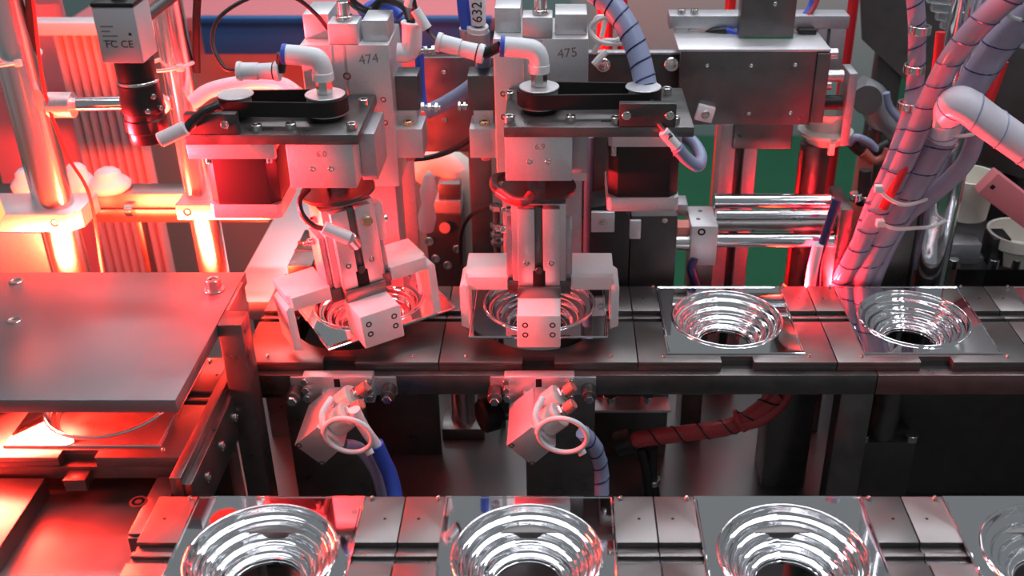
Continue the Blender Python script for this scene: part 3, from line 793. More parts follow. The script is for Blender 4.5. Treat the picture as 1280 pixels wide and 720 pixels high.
# clamps holding the columns
def clamp(x0, x1, y0, y1, z0, z1, lab):
    t = T('column_clamp', lab, 'clamp', ((x0 + x1) / 2, (y0 + y1) / 2, z0), group='column clamps')
    B().prism([(x0, y0), (x1 - 10, y0), (x1, y0 + 10), (x1, y1), (x0, y1)], 'z', z0, z1, .8).obj('block', 'alu', t)
    B().screw((x1 - 22, y0, (z0 + z1) / 2), (0, -1, 0), 4, .4).obj('screw', 'bolt', t)
    B().screw((x0 + 10, y0, (z0 + z1) / 2), (0, -1, 0), 4, .4).obj('screw', 'bolt', t)
zc = Z(290, 128); clamp(xl - 110, xl + 28, 128, 176, zc, Z(268, 128), 'bright aluminium clamp gripping the thick chrome column')
a = W(222, 275, y=128); clamp(a.x, X(352, 128, a.z), 128, 172, a.z, Z(256, 128), 'bright aluminium clamp gripping the chrome column below the motor')
# beam along depth carrying the right column, with bellows cover
bm_ = T('depth_beam', 'red-lit beam running back beside the ribbed bellows', 'beam', (-268, 240, -190))
bx('beam', 'alu', bm_, -318, -236, 140, 420, -42, -22)
bx('leg', 'steel_dark', bm_, -300, -260, 380, 415, -190, -42.1)
bx('leg', 'steel_dark', bm_, -300, -260, 150, 185, -190, -42.1)
for yy in (200, 260): B().screw((-262, yy, -22), (0, 0, 1), 5, 3).obj('screw', 'bolt', bm_)
bl = T('bellows', 'dark ribbed bellows sloping beside the turned gripper', 'bellows', (-228, 100, -40))
for k in range(14):
    yy = 6 + k * 15
    B().prism([(yy, -40), (yy + 7, -10 + k * 1.4), (yy + 9, -10 + k * 1.4), (yy + 14.8, -40)], 'x', -262, -238, 0).obj('fold', 'black', bl)
bx('sticker', 'sticker', None, -238.9, -237.4, 172, 190, -14, 2, label='small orange warning sticker beside the bellows', cat='sticker', bev=.1)
bx('sticker_bar', 'steel_dark', bm_, -262, -239, 160, 240, -21.9, 6)

# machine vision camera
cx, cy = W(161, 60, y=20).x, 20
zc0, zc1 = Z(78, 8), Z(8, 8)
vc = T('inspection_camera', 'small grey machine vision camera with long black lens and printed label', 'camera', (cx, cy, zc0 - 64))
bd = bx('housing', 'cam_grey', vc, cx - 15, cx + 15, 5, 36, zc0, zc1, bev=1.2)
bx('back_plate', 'black', vc, cx - 15.2, cx + 15.2, 4.8, 36.2, zc1 + .05, zc1 + 3)
B().cyl((cx, cy, zc1 + 3), (cx, cy, zc1 + 9), 6, seg=18).obj('connector', 'black', vc)
B().cyl((cx + 2, cy, zc0 - 16), (cx + 2, cy, zc0 - .05), 14, seg=36).obj('mount_ring', 'lens_black', vc)
B().cyl((cx + 2, cy, zc0 - 18.5), (cx + 2, cy, zc0 - 16.05), 14.8, seg=36).obj('silver_ring', 'bolt', vc)
lb = B().lathe([(0, -64), (13.4, -64), (14, -63), (14, -56), (15.4, -54.5), (15.4, -46), (14.6, -45), (14.6, -41), (15.6, -40), (15.6, -30), (15, -29), (15, -19), (14.4, -18.6), (0, -18.6)], MX.Translation((cx + 2, cy, zc0)), 40).obj('lens_barrel', 'lens_black', vc)
for a, zz in ((-40, -26), (-25, -36), (-60, -36)):
    th = R(a); p = V((cx + 2 + 15.6 * math.cos(th), cy + 15.6 * math.sin(th), zc0 + zz))
    B().screw(p, (math.cos(th), math.sin(th), 0), 2, 3).obj('thumb_screw', 'bolt', lb)
for k, wd in enumerate((9, 6, 11, 7)):
    bx('print_line', 'pencil', bd, cx - 11, cx - 11 + wd, 4.9, 5, zc1 - 14 - k * 3.4, zc1 - 13 - k * 3.4, bev=0)
text('FC CE', 7.5, (cx + 0, 4.98, zc0 + 14), (1, 0, 0), (0, -1, 0), 'ink', bd)
bx('dot_mark', 'ink', bd, cx + 8, cx + 10, 4.85, 5, zc1 - 20, zc1 - 18, bev=0)
B().tube([(cx, cy, zc1 + 8), (cx + 2, cy + 4, zc1 + 30), (cx + 8, cy + 12, zc1 + 70)], 3.6, 10).obj('camera_cable', 'wire_black', label='black cable rising from the inspection camera', cat='cable')
cb = T('camera_bracket', 'horizontal chrome cross rod with clamp behind the camera lens', 'bracket', W(140, 130, y=110))
B().cyl(W(64, 131, y=140), W(215, 128, y=140), 6, seg=20).obj('cross_rod', 'chrome_rod', cb)
B().cyl(W(62, 131, y=138), W(92, 131, y=138), 11, seg=24).obj('clamp_collar', 'alu', cb)
B().tube([V((cx, 90, 0)) + V((12 * math.cos(a), -6 * math.sin(a), Z(128, 90) + 11 * math.sin(a))) - V((18, 0, 0)) for a in [2 * math.pi * k / 12 for k in range(12)]], 2, 8, 4, closed=True).obj('tie_loop', 'nylon', cb)
B().cyl((cx + 2, 36.3, (zc0 + zc1) / 2), (cx + 2, 140, (zc0 + zc1) / 2), 5, seg=16).obj('arm', 'steel_dark', cb)
# red and black cables by the columns
B().tube([W(40, -10, y=130), W(55, 110, y=130), W(82, 190, y=125), W(112, 245, y=122), W(128, 340, y=122)], 1.5, 8).obj('cable', 'hose_red', label='thin red cable running down past the thick chrome column', cat='cable')
B().tube([W(36, -10, y=150), W(41, 70, y=150), W(46, 110, y=152)], 3.6, 8).obj('cable', 'wire_black', label='black cable beside the top of the thick chrome column', cat='cable')
B().tube([W(247, -10, y=150), W(245, 40, y=150), W(246, 90, y=152)], 3.4, 8).obj('cable', 'wire_black', label='black cable beside the top of the chrome column by the camera', cat='cable')

bx('mounting_slab', 'alu', None, X(-30, 190, 20), X(72, 190, 20), 190, 224, -190, Z(292, 190), label='pink-lit mounting slab behind the foot of the thick chrome column', cat='slab')
# horizontal bar behind the columns
hb = T('cross_bar', 'red-lit horizontal cross bar behind the two chrome columns', 'bar', W(160, 270, y=230))
a, b = W(-30, 275, y=230), W(370, 240, y=230)
bx('bar', 'steel', hb, a.x, X(330, 230, b.z), 230, 256, Z(278, 230), Z(242, 230))
bx('lower_bar', 'steel', hb, a.x, X(250, 230, b.z), 226, 229.9, Z(272, 226), Z(262, 226))
bx('leg', 'steel_dark', hb, X(170, 230, 0), X(178, 230, 0), 235, 250, -190, Z(278, 230) - .05)
for k, (px, py, s, lb) in enumerate(((135, 228, 1.0, 'pale bulbous plastic cap on the cross bar, between the columns'), (95, 222, .8, 'pale plastic cap half hidden by the thick chrome column'), (33, 228, .8, 'pale plastic cap on the cross bar behind the thick chrome column'))):
    p = W(px, py, y=240); zb0 = Z(242, 230) + .05
    h = p.z + 12 - zb0 + 2
    B().lathe([(0, 0), (20 * s, 0), (21 * s, h * .25), (17 * s, h * .45), (13 * s, h * .6), (12.5 * s, h * .8), (8 * s, h * .96), (0, h)], MX.Translation((p.x, 243, zb0)), 24).obj('plastic_float', 'cloud_plastic', label=lb, cat='float', group='pale plastic caps on the cross bar', sharp=80)
B().cyl(W(158, 262, y=226), W(168, 262, y=226), 7, seg=14).obj('stop_ring', 'bolt', hb)

# rear sheet with bright vertical flutes, upper left
fs = T('fluted_panel', 'reddish metal panel with vertical flutes behind the chrome columns', 'panel', W(110, 200, y=420))
a = W(66, 40, y=420); b = W(200, 250, y=420)
for k in range(8):
    x0 = a.x + (b.x - a.x) * k / 8; x1 = a.x + (b.x - a.x) * (k + 1) / 8
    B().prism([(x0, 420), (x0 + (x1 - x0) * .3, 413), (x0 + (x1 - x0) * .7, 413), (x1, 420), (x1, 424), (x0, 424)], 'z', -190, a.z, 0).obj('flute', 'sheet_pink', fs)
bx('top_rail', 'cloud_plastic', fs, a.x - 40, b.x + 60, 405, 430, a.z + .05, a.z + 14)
bx('partition', 'board_glow_red', None, W(-60, 0, y=470).x, W(75, 0, y=470).x, 470, 476, -900, 300, label='plain reddish panel at the far corner behind the columns', cat='partition')  # pale panel, the red light on it painted as base colour

# far bench: red board top, blue crate
ben = T('work_bench', 'far workbench with pink board top and brown front', 'workbench', (-280, 900, -900))
a = W(150, 20, y=860); zt = Z(22, 830)
bx('board_top', 'board_glow_red', ben, X(90, 830, zt), X(640, 830, zt), 830, 1300, zt - 20, zt)
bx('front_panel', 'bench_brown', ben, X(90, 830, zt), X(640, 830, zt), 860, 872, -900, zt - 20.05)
t = T('blue_crate', 'long blue plastic crate hung on the front of the far workbench', 'crate', (-120, 820, Z(72, 810)))
xa, xb = X(252, 800, zt), X(612, 800, zt)
z0_, z1_ = Z(68, 790), Z(28, 790)
bx('front_wall', 'crate_blue', t, xa, xb, 790, 796, z0_, z1_, bev=1)
bx('rim', 'crate_blue', t, xa - 4, xb + 4, 784, 800, z1_ + .05, z1_ + 8, bev=1)
bx('end_wall', 'crate_blue', t, xa, xa + 5, 796.1, 828, z0_, z1_)
bx('end_wall', 'crate_blue', t, xb - 5, xb, 796.1, 828, z0_, z1_)
bx('base', 'crate_blue', t, xa + 5.1, xb - 5.1, 796.1, 828, z0_, z0_ + 5)

# middle gap between the grippers: cream roll, dark gear, clear film
t = T('cream_hose', 'thick cream arched duct seen between the two grippers', 'duct', W(600, 340, y=330))
B().tube([W(520, 215, y=330), W(545, 200, y=330), W(575, 215, y=330), W(590, 250, y=330), W(592, 300, y=330), W(580, 345, y=330), W(560, 400, y=330)], 17, 20).obj('duct', 'cream', t)
t = T('motor_bracket', 'dark brown bracket box standing between the two grippers', 'bracket', W(548, 330, y=300))
a = W(530, 245, y=280); b = W(580, 345, y=280)
bx('box', 'steel_black', t, a.x, b.x, 280, 315, -190, Z(268, 280))
bx('cap', 'alu_dull', t, a.x + 2, X(575, 280, a.z), 282, 312, Z(268, 280) + .05, Z(252, 280))
bx('ear', 'steel_dark', t, X(548, 280, a.z), X(575, 280, a.z), 284, 300, Z(252, 280) + .1, Z(232, 280))
B().cyl(W(556, 285, y=280), W(556, 285, y=272), 6, seg=16).obj('knob', 'red_knob', t)
for k, (px, py) in enumerate(((537, 300), (545, 322), (560, 330), (572, 310))): B().screw(W(px, py, y=280), (0, -1, 0), 5, 4).obj('screw', 'bolt', t)
t = T('rear_rod_stand', 'upright bar with red-lit nuts left of the straight gripper', 'rod stand', W(630, 330, y=170))
a = W(622, 300, y=170)
B().cyl((a.x, 170, -190), (a.x, 170, Z(255, 170)), 3, seg=12).obj('rod', 'steel_dark', t)
for py in (262, 284, 296, 306): B().cyl((a.x, 170, Z(py, 170)), (a.x, 170, Z(py, 170) + 5), 6.5, seg=6).obj('nut', 'bolt', t)
B().tube([W(576, 330, y=200), W(577, 290, y=200), W(590, 268, y=195), W(616, 256, y=185)], 2.2, 8).obj('cable', 'wire_black', label='thin black cable bowed between the two grippers', cat='cable')
B().tube([W(505, 200, y=180), W(540, 196, y=185), W(570, 185, y=185), W(600, 165, y=180)], 2.8, 8).obj('cable', 'wire_black', label='black cable drooping behind the stop blocks', cat='cable')
t = T('rear_red_panel', 'red-lit steel panel behind the turned gripper', 'panel', W(470, 300, y=170))
a = W(440, 250, y=172); b = W(522, 345, y=172)
bx('panel', 'alu_dull', t, X(452, 172, 60), X(521, 172, 60), 172, 178, -190, Z(190, 172))
t = T('clear_bag', 'crumpled clear film behind the panel edge', 'film', W(532, 270, y=190))
B().lathe([(0, 0), (7, 2), (9, 16), (6, 30), (8.5, 44), (5, 60), (0, 66)], MX.Translation((W(533, 290, y=195).x, 195, Z(290, 195))) @ MX.Rotation(R(6), 4, 'Y'), 14).obj('film_fold', 'cloud_plastic', t)
# dark rear crossbeam behind the actuators (between the stop blocks)
t = T('rear_beam', 'brown-black crossbeam behind the two actuators', 'beam', W(560, 130, y=230))
bx('beam', 'steel_dark', t, X(500, 230, 150), X(760, 230, 150), 230, 240, Z(190, 230), Z(72, 230))
for px, py in ((555, 90), (556, 150)): B().screw(W(px, py, y=230), (0, -1, 0), 2, 1.5).obj('screw', 'bolt', t)
for lx in (-90, 20): bx('leg', 'steel_dark', t, lx, lx + 22, 232, 240, -190, Z(190, 230) - .05)

# ================================================================== RIGHT REAR
# dark plates behind motor 475
t = T('rear_plate', 'dark steel back plate with white bolts beside the wrapped cable', 'back plate', W(790, 120, y=220))
bx('plate', 'steel_black', t, X(735, 222, 180), X(853, 222, 180), 222, 229, Z(150, 222), Z(68, 222))
for px, py in ((754, 80), (839, 79)):
    B().screw(W(px, py, y=222), (0, -1, 0), 7, 5).obj('bolt', 'bolt', t)
bx('rim', 'alu_dull', t, X(735, 222, 180), X(853, 222, 180), 221, 230, Z(68, 222) + .05, Z(65, 222))
bx('stem', 'steel_black', t, X(742, 222, 100), X(768, 222, 100), 224, 240, -190, Z(150, 222) - .05)
t = T('gantry_plate', 'broad dark steel gantry plate with small bolts and a red-lit edge', 'gantry plate', W(950, 120, y=205))
g0, g1 = X(851, 205, 200), X(1022, 205, 200)
bx('face_plate', 'steel_dark', t, g0, g1, 205, 213, Z(156, 205), Z(65, 205))
bx('end_plate', 'steel_dark', t, g1 + .05, g1 + 12, 203, 262, Z(153, 205), Z(66, 205))
bx('top_rail', 'alu', t, g0 - 2, g1 + 12, 205, 262, Z(65, 205) + .05, Z(65, 205) + 2.5)
for px, py in ((884, 82), (939, 82), (994, 81), (936, 142), (988, 141)): B().screw(W(px, py, y=205), (0, -1, 0), 1.8, 1).obj('bolt', 'bolt', t)
p = W(881, 141, y=203); mxr = MX.Translation(p) @ MX.Rotation(R(14), 4, 'Y')
B().box(-8, 8, -4, 1.9, -7.5, 7.5, .6, mx=mxr).obj('tab', 'white_plastic', t); B().screw((p.x, 199, p.z), (0, -1, 0), 4, 2).obj('tab_screw', 'bolt', t)
bx('hanger', 'steel_dark', t, X(918, 235, 120), X(992, 235, 120), 235, 243, Z(186, 235), Z(152, 235))
for px in (1048, 1052, 1056):
    i = (px - 1048) // 4
    pp = W(1046, (68, 96, 107)[i], y=225)
    B().cyl(V((g1 + 12, 228, pp.z)), V((g1 + (24, 32, 22)[i], 228, pp.z)), (5, 6, 5)[i], seg=14).obj('stop_nut', 'bolt', t)
B().cyl((g1 + 12, 228, Z(128, 228)), (g1 + 34, 228, Z(128, 228)), 7, seg=14).obj('damper', 'black', t)
bx('block', 'alu_dull', t, g1 + 36, g1 + 44, 220, 250, Z(180, 225), Z(90, 225))
# linear unit on top
t = T('linear_unit', 'grey linear unit with dark cover plate on top of the gantry', 'linear unit', (170, 285, Z(60, 262)))
zt2 = Z(65, 205) + 2.6
bx('rail_bar', 'alu_dull', t, X(840, 262, 260), X(1070, 262, 260), 262, 286, Z(36, 262), Z(20, 262))
bx('rail_foot', 'alu_dull', t, X(846, 262, 240), X(862, 262, 240), 262, 280, zt2, Z(36, 262) - .05)
bx('rail_foot', 'alu_dull', t, X(864, 262, 240), X(876, 262, 240), 262, 280, zt2, Z(36, 262) - .05)
bx('rail_foot', 'alu_dull', t, X(1028, 262, 240), X(1040, 262, 240), 262, 280, Z(80, 262), Z(36, 262) - .05)
bx('rail_foot', 'alu_dull', t, X(1044, 262, 240), X(1064, 262, 240), 262, 280, Z(88, 262), Z(36, 262) - .05)
bx('cover', 'steel_dark', t, X(931, 240, 270), X(1001, 240, 270), 240, 256, Z(55, 240), Z(-20, 240))
bx('cover_base', 'green_part', t, X(935, 236, 250), X(1000, 236, 250), 238, 258, zt2, Z(55, 240) - .05)
bx('cover_tag', 'alu', t, X(948, 236, 250), X(988, 236, 250), 234, 237.9, zt2, Z(55, 240) - .05)
bx('connector', 'black', t, X(1006, 250, 250), X(1028, 250, 250), 252, 270, zt2, Z(38, 250))
B().screw(W(969, 5, y=240), (0, -1, 0), 2, 1).obj('screw', 'bolt', t)
for px in (852, 868): B().cyl(W(px, 20, y=270), W(px, 11, y=270), 4, seg=12).obj('set_screw', 'bolt', t)
B().tube([W(880, 47, y=268), W(895, 38, y=262), W(915, 40, y=258), W(930, 50, y=252)], 3.2, 10).obj('air_tube', 'blue_tube', label='blue tube entering the dark cover on the gantry', cat='tube')
B().tube([W(876, 50, y=266), W(890, 40, y=262), W(908, 38, y=258)], 3.8, 10).obj('cable', 'wire_black', label='black cable behind the blue tube on the gantry', cat='cable')
B().tube([W(1018, -8, y=280), W(1014, 8, y=276), W(1006, 20, y=272)], 3.6, 10).obj('air_tube', 'blue_tube', label='blue tube dropping behind the gantry rail end', cat='tube')
B().tube([W(1024, -8, y=276), W(1018, 8, y=272), W(1010, 20, y=268)], 2.6, 10).obj('air_tube', 'hose_red', label='red tube dropping behind the gantry rail end', cat='tube')
# red acrylic rods in the background
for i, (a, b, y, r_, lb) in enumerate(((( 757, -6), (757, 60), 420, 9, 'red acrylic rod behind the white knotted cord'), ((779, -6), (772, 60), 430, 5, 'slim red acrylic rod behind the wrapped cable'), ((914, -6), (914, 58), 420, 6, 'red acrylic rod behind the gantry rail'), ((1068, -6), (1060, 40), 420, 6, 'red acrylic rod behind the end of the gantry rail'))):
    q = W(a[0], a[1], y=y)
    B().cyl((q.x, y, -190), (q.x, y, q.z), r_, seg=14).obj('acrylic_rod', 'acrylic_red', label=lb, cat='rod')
# extrusion posts under gantry
t = T('extrusion_post', 'grey slotted aluminium post under the gantry plate', 'post', (X(920, 238, -50), 248, -190))
x0, x1 = X(896, 238, 50), X(942, 238, 50)
bx('core', 'steel_black', t, x0 + 8, x1 - 8, 246, 262, -190, Z(157, 236))
bx('flange', 'alu_dull', t, x0, x0 + 15, 238, 268, -190, Z(157, 236)); bx('flange', 'alu_dull', t, x1 - 13, x1, 238, 268, -190, Z(157, 236))
t = T('round_post', 'dark round post topped by a cream plastic funnel', 'post', (X(1014, 240, -50), 246, -190))
xx = X(1014, 246, 60)
B().cyl((xx, 246, -190), (xx, 246, Z(180, 240)), 15, seg=28).obj('pole', 'steel_dark', t)
B().cyl((xx - 15.5, 236, -190), (xx - 15.5, 236, Z(186, 240)), 2, seg=10).obj('cable', 'hose_red', t)
zf = Z(180, 240)
B().lathe([(0, 0), (17, 0), (20, 8), (27, 10), (27, 13), (21, 16), (22, 34), (19, 34), (17, 16), (0, 14)], MX.Translation((xx + 8, 246, zf)), 28).obj('funnel', 'cream', t)
bx('spout', 'cream', t, xx + 6, xx + 12, 217, 221, zf - 3, zf + 9)
# guide rods with block
t = T('guide_rod_unit', 'silver end block with three horizontal guide rods behind the bare tray', 'guide unit', W(880, 330, y=150))
a = W(866, 248, y=160)
xb0, xb1 = X(865, 150, 60), X(899, 150, 60)
bx('end_block', 'alu', t, xb0, xb1, 150, 196, Z(332, 150), Z(283, 150), bev=1)
bx('bearing_nut', 'alu_dull', t, xb0 - 10, xb0 - .1, 184, 206, Z(272, 180), Z(258, 180))
xe = X(1062, 170, 60)
B().cyl((xb1, 190, Z(254, 185)), (xe - 14, 190, Z(254, 185)), 7.2, seg=24).obj('guide_rod', 'chrome_rod', t)
B().cyl((xb1, 172, Z(271, 168)), (xe - 14, 172, Z(271, 168)), 5, seg=24).obj('guide_rod', 'chrome_rod', t)
B().cyl((xb1, 164, Z(284, 160)), (xe - 14, 164, Z(284, 160)), 5.6, seg=24).obj('piston_rod', 'steel_dark', t)
B().cyl((xb1, 160, Z(304, 153)), (xe - 14, 160, Z(304, 153)), 7, seg=24).obj('guide_rod', 'chrome_rod', t)
for px, py in ((877, 290), ): B().screw(W(px, py, y=150), (0, -1, 0), 4, .3).obj('screw', 'hole', t)
zt3 = Z(283, 150)
for dx_, dy_ in ((8, 16), (12, 34)): B().cyl((xb0 + dx_, 150 + dy_, zt3 - .1), (xb0 + dx_, 150 + dy_, zt3 + .2), 2.2, seg=12, bev=0).obj('screw_hole', 'steel_dark', t)
B().cyl((xb0 - 12, 168, Z(290, 160)), (xb0 - .1, 168, Z(290, 160)), 9, seg=6).obj('lock_nut', 'red_knob', t)
B().cyl((xb0 - 15, 160, Z(306, 155)), (xb0 - .1, 160, Z(306, 155)), 8, seg=14).obj('cushion', 'bolt', t)
bx('foot', 'steel_dark', t, xb0 + 2, xb1 - 2, 152, 194, -190, Z(332, 150) - .05)
bx('far_block', 'steel_dark', t, xe - 13.9, xe - 2, 150, 205, -60, Z(262, 150), bev=1)
bx('far_foot', 'steel_dark', t, xe - 13, xe - 3, 160, 200, -190, -60.05)
B().tube([W(870, 358, y=150), W(866, 345, y=148), W(864, 335, y=150), W(868, 322, y=152)], 4.2, 10).obj('air_tube', 'navy', label='dark blue tube below the silver end block', cat='tube')
# dark pillar under motor 475
t = T('motor_pillar', 'dark steel pillar below the black stepper motor', 'pillar', (X(820, 145, 0), 160, -190))
bx('pillar', 'steel_black', t, X(789, 145, 60), X(847, 145, 60), 145, 180, -190, Z(270, 145))
bx('tag', 'alu', t, X(786, 140, 70), X(802, 140, 70), 141, 144.9, Z(299, 141), Z(276, 141))
B().screw(W(831, 276, y=145), (0, -1, 0), 2.6, .6).obj('screw', 'bolt', t)
t = T('bolt_clamp', 'black clamp with a square silver bolted pad behind the gripper arm', 'clamp', (X(770, 138, 60), 150, -190))
x0, x1 = X(738, 140, 60), X(788, 140, 60) - .5
B().prism([(x0, -190), (x1, -190), (x1, Z(270, 140)), (x1 - 14, Z(254, 140)), (x0, Z(260, 140))], 'y', 140, 176, .8).obj('body', 'black', t)
bx('pad', 'alu', t, X(739, 136, 60), X(768, 136, 60), 135, 139.9, Z(290, 136), Z(265, 136), bev=.8)
B().screw(W(754, 278, y=135), (0, -1, 0), 4, 1.6).obj('bolt', 'bolt', t)
t = T('rear_column', 'pale round tube and dark square bar behind the straight gripper', 'column', (X(738, 200, 60), 205, -190))
B().cyl((X(737, 200, 100), 200, -190), (X(737, 200, 100), 200, Z(170, 200)), 5, seg=18).obj('tube', 'pale_blue', t)
bx('bar', 'steel_black', t, X(743, 186, 100), X(760, 186, 100), 186, 210, -190, Z(160, 186))
bx('rear_sheet', 'steel_dark', None, X(700, 212, 60), X(736, 212, 60), 214, 220, -190, Z(220, 214), label='brown steel sheet behind the shaft of the straight gripper', cat='sheet')

# chrome post and hose bundle on the right
q = W(1158, 345, y=165)
cpx = q.x
t = T('chrome_post', 'fat chrome post strapped to the pink hose bundle', 'post', (cpx, 170, -190))
B().cyl((cpx, 170, -20), (cpx, 170, 440), 20, seg=48, bev=3).obj('tube', 'chrome_rod', t)
B().cyl((cpx, 170, -190), (cpx, 170, -20.1), 12, seg=24).obj('foot', 'steel_dark', t)
def hose(px, r, m, lab, pitch=0, nm='hose', gap='navy', group=None):
    pts = [W(a, b, y=c) for a, b, c in px]
    t = T(nm, lab, 'hose', pts[-1], group=group)
    B().tube(pts, r, 16).obj('sheath', m, t)
    if pitch: B().helix(pts, r, pitch, .7).obj('wrap_gap', gap, t)
    return t
hose([(1290, -25, 60), (1240, 15, 70), (1195, 65, 85), (1165, 120, 100), (1140, 180, 110), (1112, 240, 120), (1074, 310, 133), (1048, 358, 154), (1038, 375, 160)], 9.5, 'hose_clear', 'clear spiral-wrapped hose forming the outer edge of the bundle', 22, 'wrapped_hose')
hose([(1310, -10, 80), (1262, 40, 90), (1222, 95, 105), (1192, 150, 115), (1157, 205, 118), (1120, 265, 124), (1086, 325, 138), (1070, 362, 156), (1062, 380, 163)], 13, 'hose_clear', 'thick clear spiral-wrapped hose in the middle of the bundle', 26, 'wrapped_hose')
hose([(1142, -20, 150), (1146, 25, 150), (1146, 70, 148), (1143, 110, 145), (1135, 150, 140), (1115, 205, 134), (1090, 260, 138), (1068, 320, 143), (1046, 362, 148)], 7.5, 'hose_clear', 'lavender hose with metal clips at the rear of the bundle', 18, 'wrapped_hose')
hose([(1310, 205, 60), (1275, 180, 62), (1235, 152, 66), (1204, 130, 74), (1190, 134, 88), (1182, 155, 108), (1176, 180, 124)], 14, 'hose_white', 'pale lavender thick hose coming in from the far side', 24, 'wrapped_hose', 'pale_blue')
hose([(1222, 140, 120), (1218, 175, 122), (1205, 205, 124), (1170, 240, 126), (1132, 270, 128), (1105, 318, 136), (1086, 366, 146)], 8, 'hose_clear', 'looped clear hose bowing over the chrome post', 0, 'clear_hose')
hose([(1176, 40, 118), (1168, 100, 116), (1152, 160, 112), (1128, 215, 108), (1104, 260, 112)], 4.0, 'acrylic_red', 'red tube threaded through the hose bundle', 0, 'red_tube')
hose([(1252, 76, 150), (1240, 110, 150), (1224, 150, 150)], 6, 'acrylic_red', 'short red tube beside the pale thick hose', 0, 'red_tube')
hose([(1020, 362, 150), (1022, 330, 146), (1030, 300, 142), (1040, 268, 140), (1046, 250, 142)], 4.2, 'navy', 'dark blue lead with white sleeve beside the bundle', 0, 'lead')
hose([(1012, 362, 146), (1016, 335, 143), (1023, 305, 140)], 5.2, 'hose_white', 'pinkish sleeve at the foot of the dark blue lead', 0, 'lead_sleeve')
for i, (px, py) in enumerate(((1155, 37), (1148, 86), (1140, 132))):
    p = W(px - 5, py, y=143); B().ring(p - V((0, 0, 3.5)), p + V((0, 0, 3.5)), 9.2, 7.2, 20).obj('hose_clip', 'bolt', label='metal clip on the lavender hose, ' + ('at the top', 'above the crossing', 'just below the gantry level')[i], cat='clip')
def strap(pts, lab):
    t = T('cable_tie', lab, 'cable tie', pts[0]); B().tube(pts, 1.7, 8).obj('strap', 'nylon', t)
    p = pts[0]; B().box(p.x - 3.4, p.x + 3.4, p.y - 3, p.y + 3, p.z - 3, p.z + 3.4).obj('lock_head', 'nylon', t)
strap([W(1098, 236, y=98), W(1110, 248, y=98), W(1130, 256, y=102), W(1150, 252, y=112), W(1166, 246, y=130)], 'white cable tie cinching the middle of the hose bundle')
strap([W(1100, 279, y=108), W(1120, 286, y=106), W(1145, 285, y=118), W(1166, 283, y=136), W(1182, 275, y=152), W(1184, 268, y=176)], 'white cable tie binding the bundle to the chrome post')
strap([W(1172, 155, y=92), W(1182, 164, y=94), W(1198, 170, y=100), W(1216, 168, y=112)], 'white cable tie below the end of the pale thick hose')
strap([W(1252, 8, y=66), W(1262, 20, y=68), W(1280, 26, y=78)], 'white cable tie at the top of the hose bundle')
# clutter around the bundle foot
t = T('optical_sensor', 'dark sensor head with silver knobs left of the hose bundle', 'sensor', W(1075, 275, y=190))
xe2 = X(1066, 165, 60)
bx('body', 'steel_dark', t, xe + 38, xe + 62, 160, 200, -190, Z(258, 170))
B().cyl(W(1078, 256, y=175), W(1082, 212, y=178), 6, seg=16).obj('rod', 'black', t)
for px, py, r_ in ((1070, 245, 6), (1084, 248, 5.5), (1092, 262, 4)): B().cyl(W(px, py + 5, y=172), W(px, py - 4, y=172), r_, seg=12).obj('knob', 'bolt', t)
t = T('cable_tangle_clip', 'reddish connector with white and blue leads above the sensor', 'connector', W(1085, 200, y=260))
B().tube([W(1062, 175, y=262), W(1075, 188, y=260), W(1092, 190, y=258), W(1112, 180, y=258)], 6, 10).obj('lead', 'wire_black', t)
B().tube([W(1060, 180, y=258), W(1070, 172, y=256), W(1086, 178, y=256), W(1096, 188, y=256)], 4, 10).obj('lead', 'pale_blue', t)
B().tube([W(1080, 190, y=254), W(1092, 200, y=254), W(1104, 196, y=254), W(1110, 185, y=254)], 5, 10).obj('plug', 'red_knob', t)
bx('block', 'red_knob', t, X(1074, 252, 60), X(1090, 252, 60), 252, 270, -190, Z(198, 252))
t = T('robot_joint', 'grey machined elbow behind the gantry end', 'machine part', W(1095, 140, y=330))
B().tube([W(1072, 112, y=330), W(1090, 122, y=330), W(1102, 145, y=330), W(1125, 165, y=330)], 16, 16).obj('arm', 'alu_dull', t)
B().cyl(W(1084, 125, y=312), W(1084, 125, y=300), 15, seg=20).obj('cap', 'steel_dark', t)
B().cyl(W(1100, 160, y=330), W(1100, 160, y=330) - V((0, 0, 260)), 12, seg=16).obj('stand', 'steel_dark', t)
B().tube([W(1108, 116, y=300), W(1112, 135, y=300), W(1126, 152, y=300)], 3.6, 10).obj('lead', 'pale_blue', t)
# dark sheet top right
t = T('steel_hood', 'dark brown steel hood with a red reflection at the top', 'hood', W(1110, 40, y=360))
a, b, c, d_, e_ = [W(px, py, y=360) for px, py in ((1074, -40), (1190, -40), (1170, 130), (1142, 110), (1078, 50))]
B().prism([(p.x, p.z) for p in (a, b, c, d_, e_)], 'y', 360, 364, 0).obj('sheet', 'steel_dark', t)
bx('bracket', 'steel_black', t, X(1106, 366, 200), X(1140, 366, 200), 364.1, 380, -190, Z(60, 366))
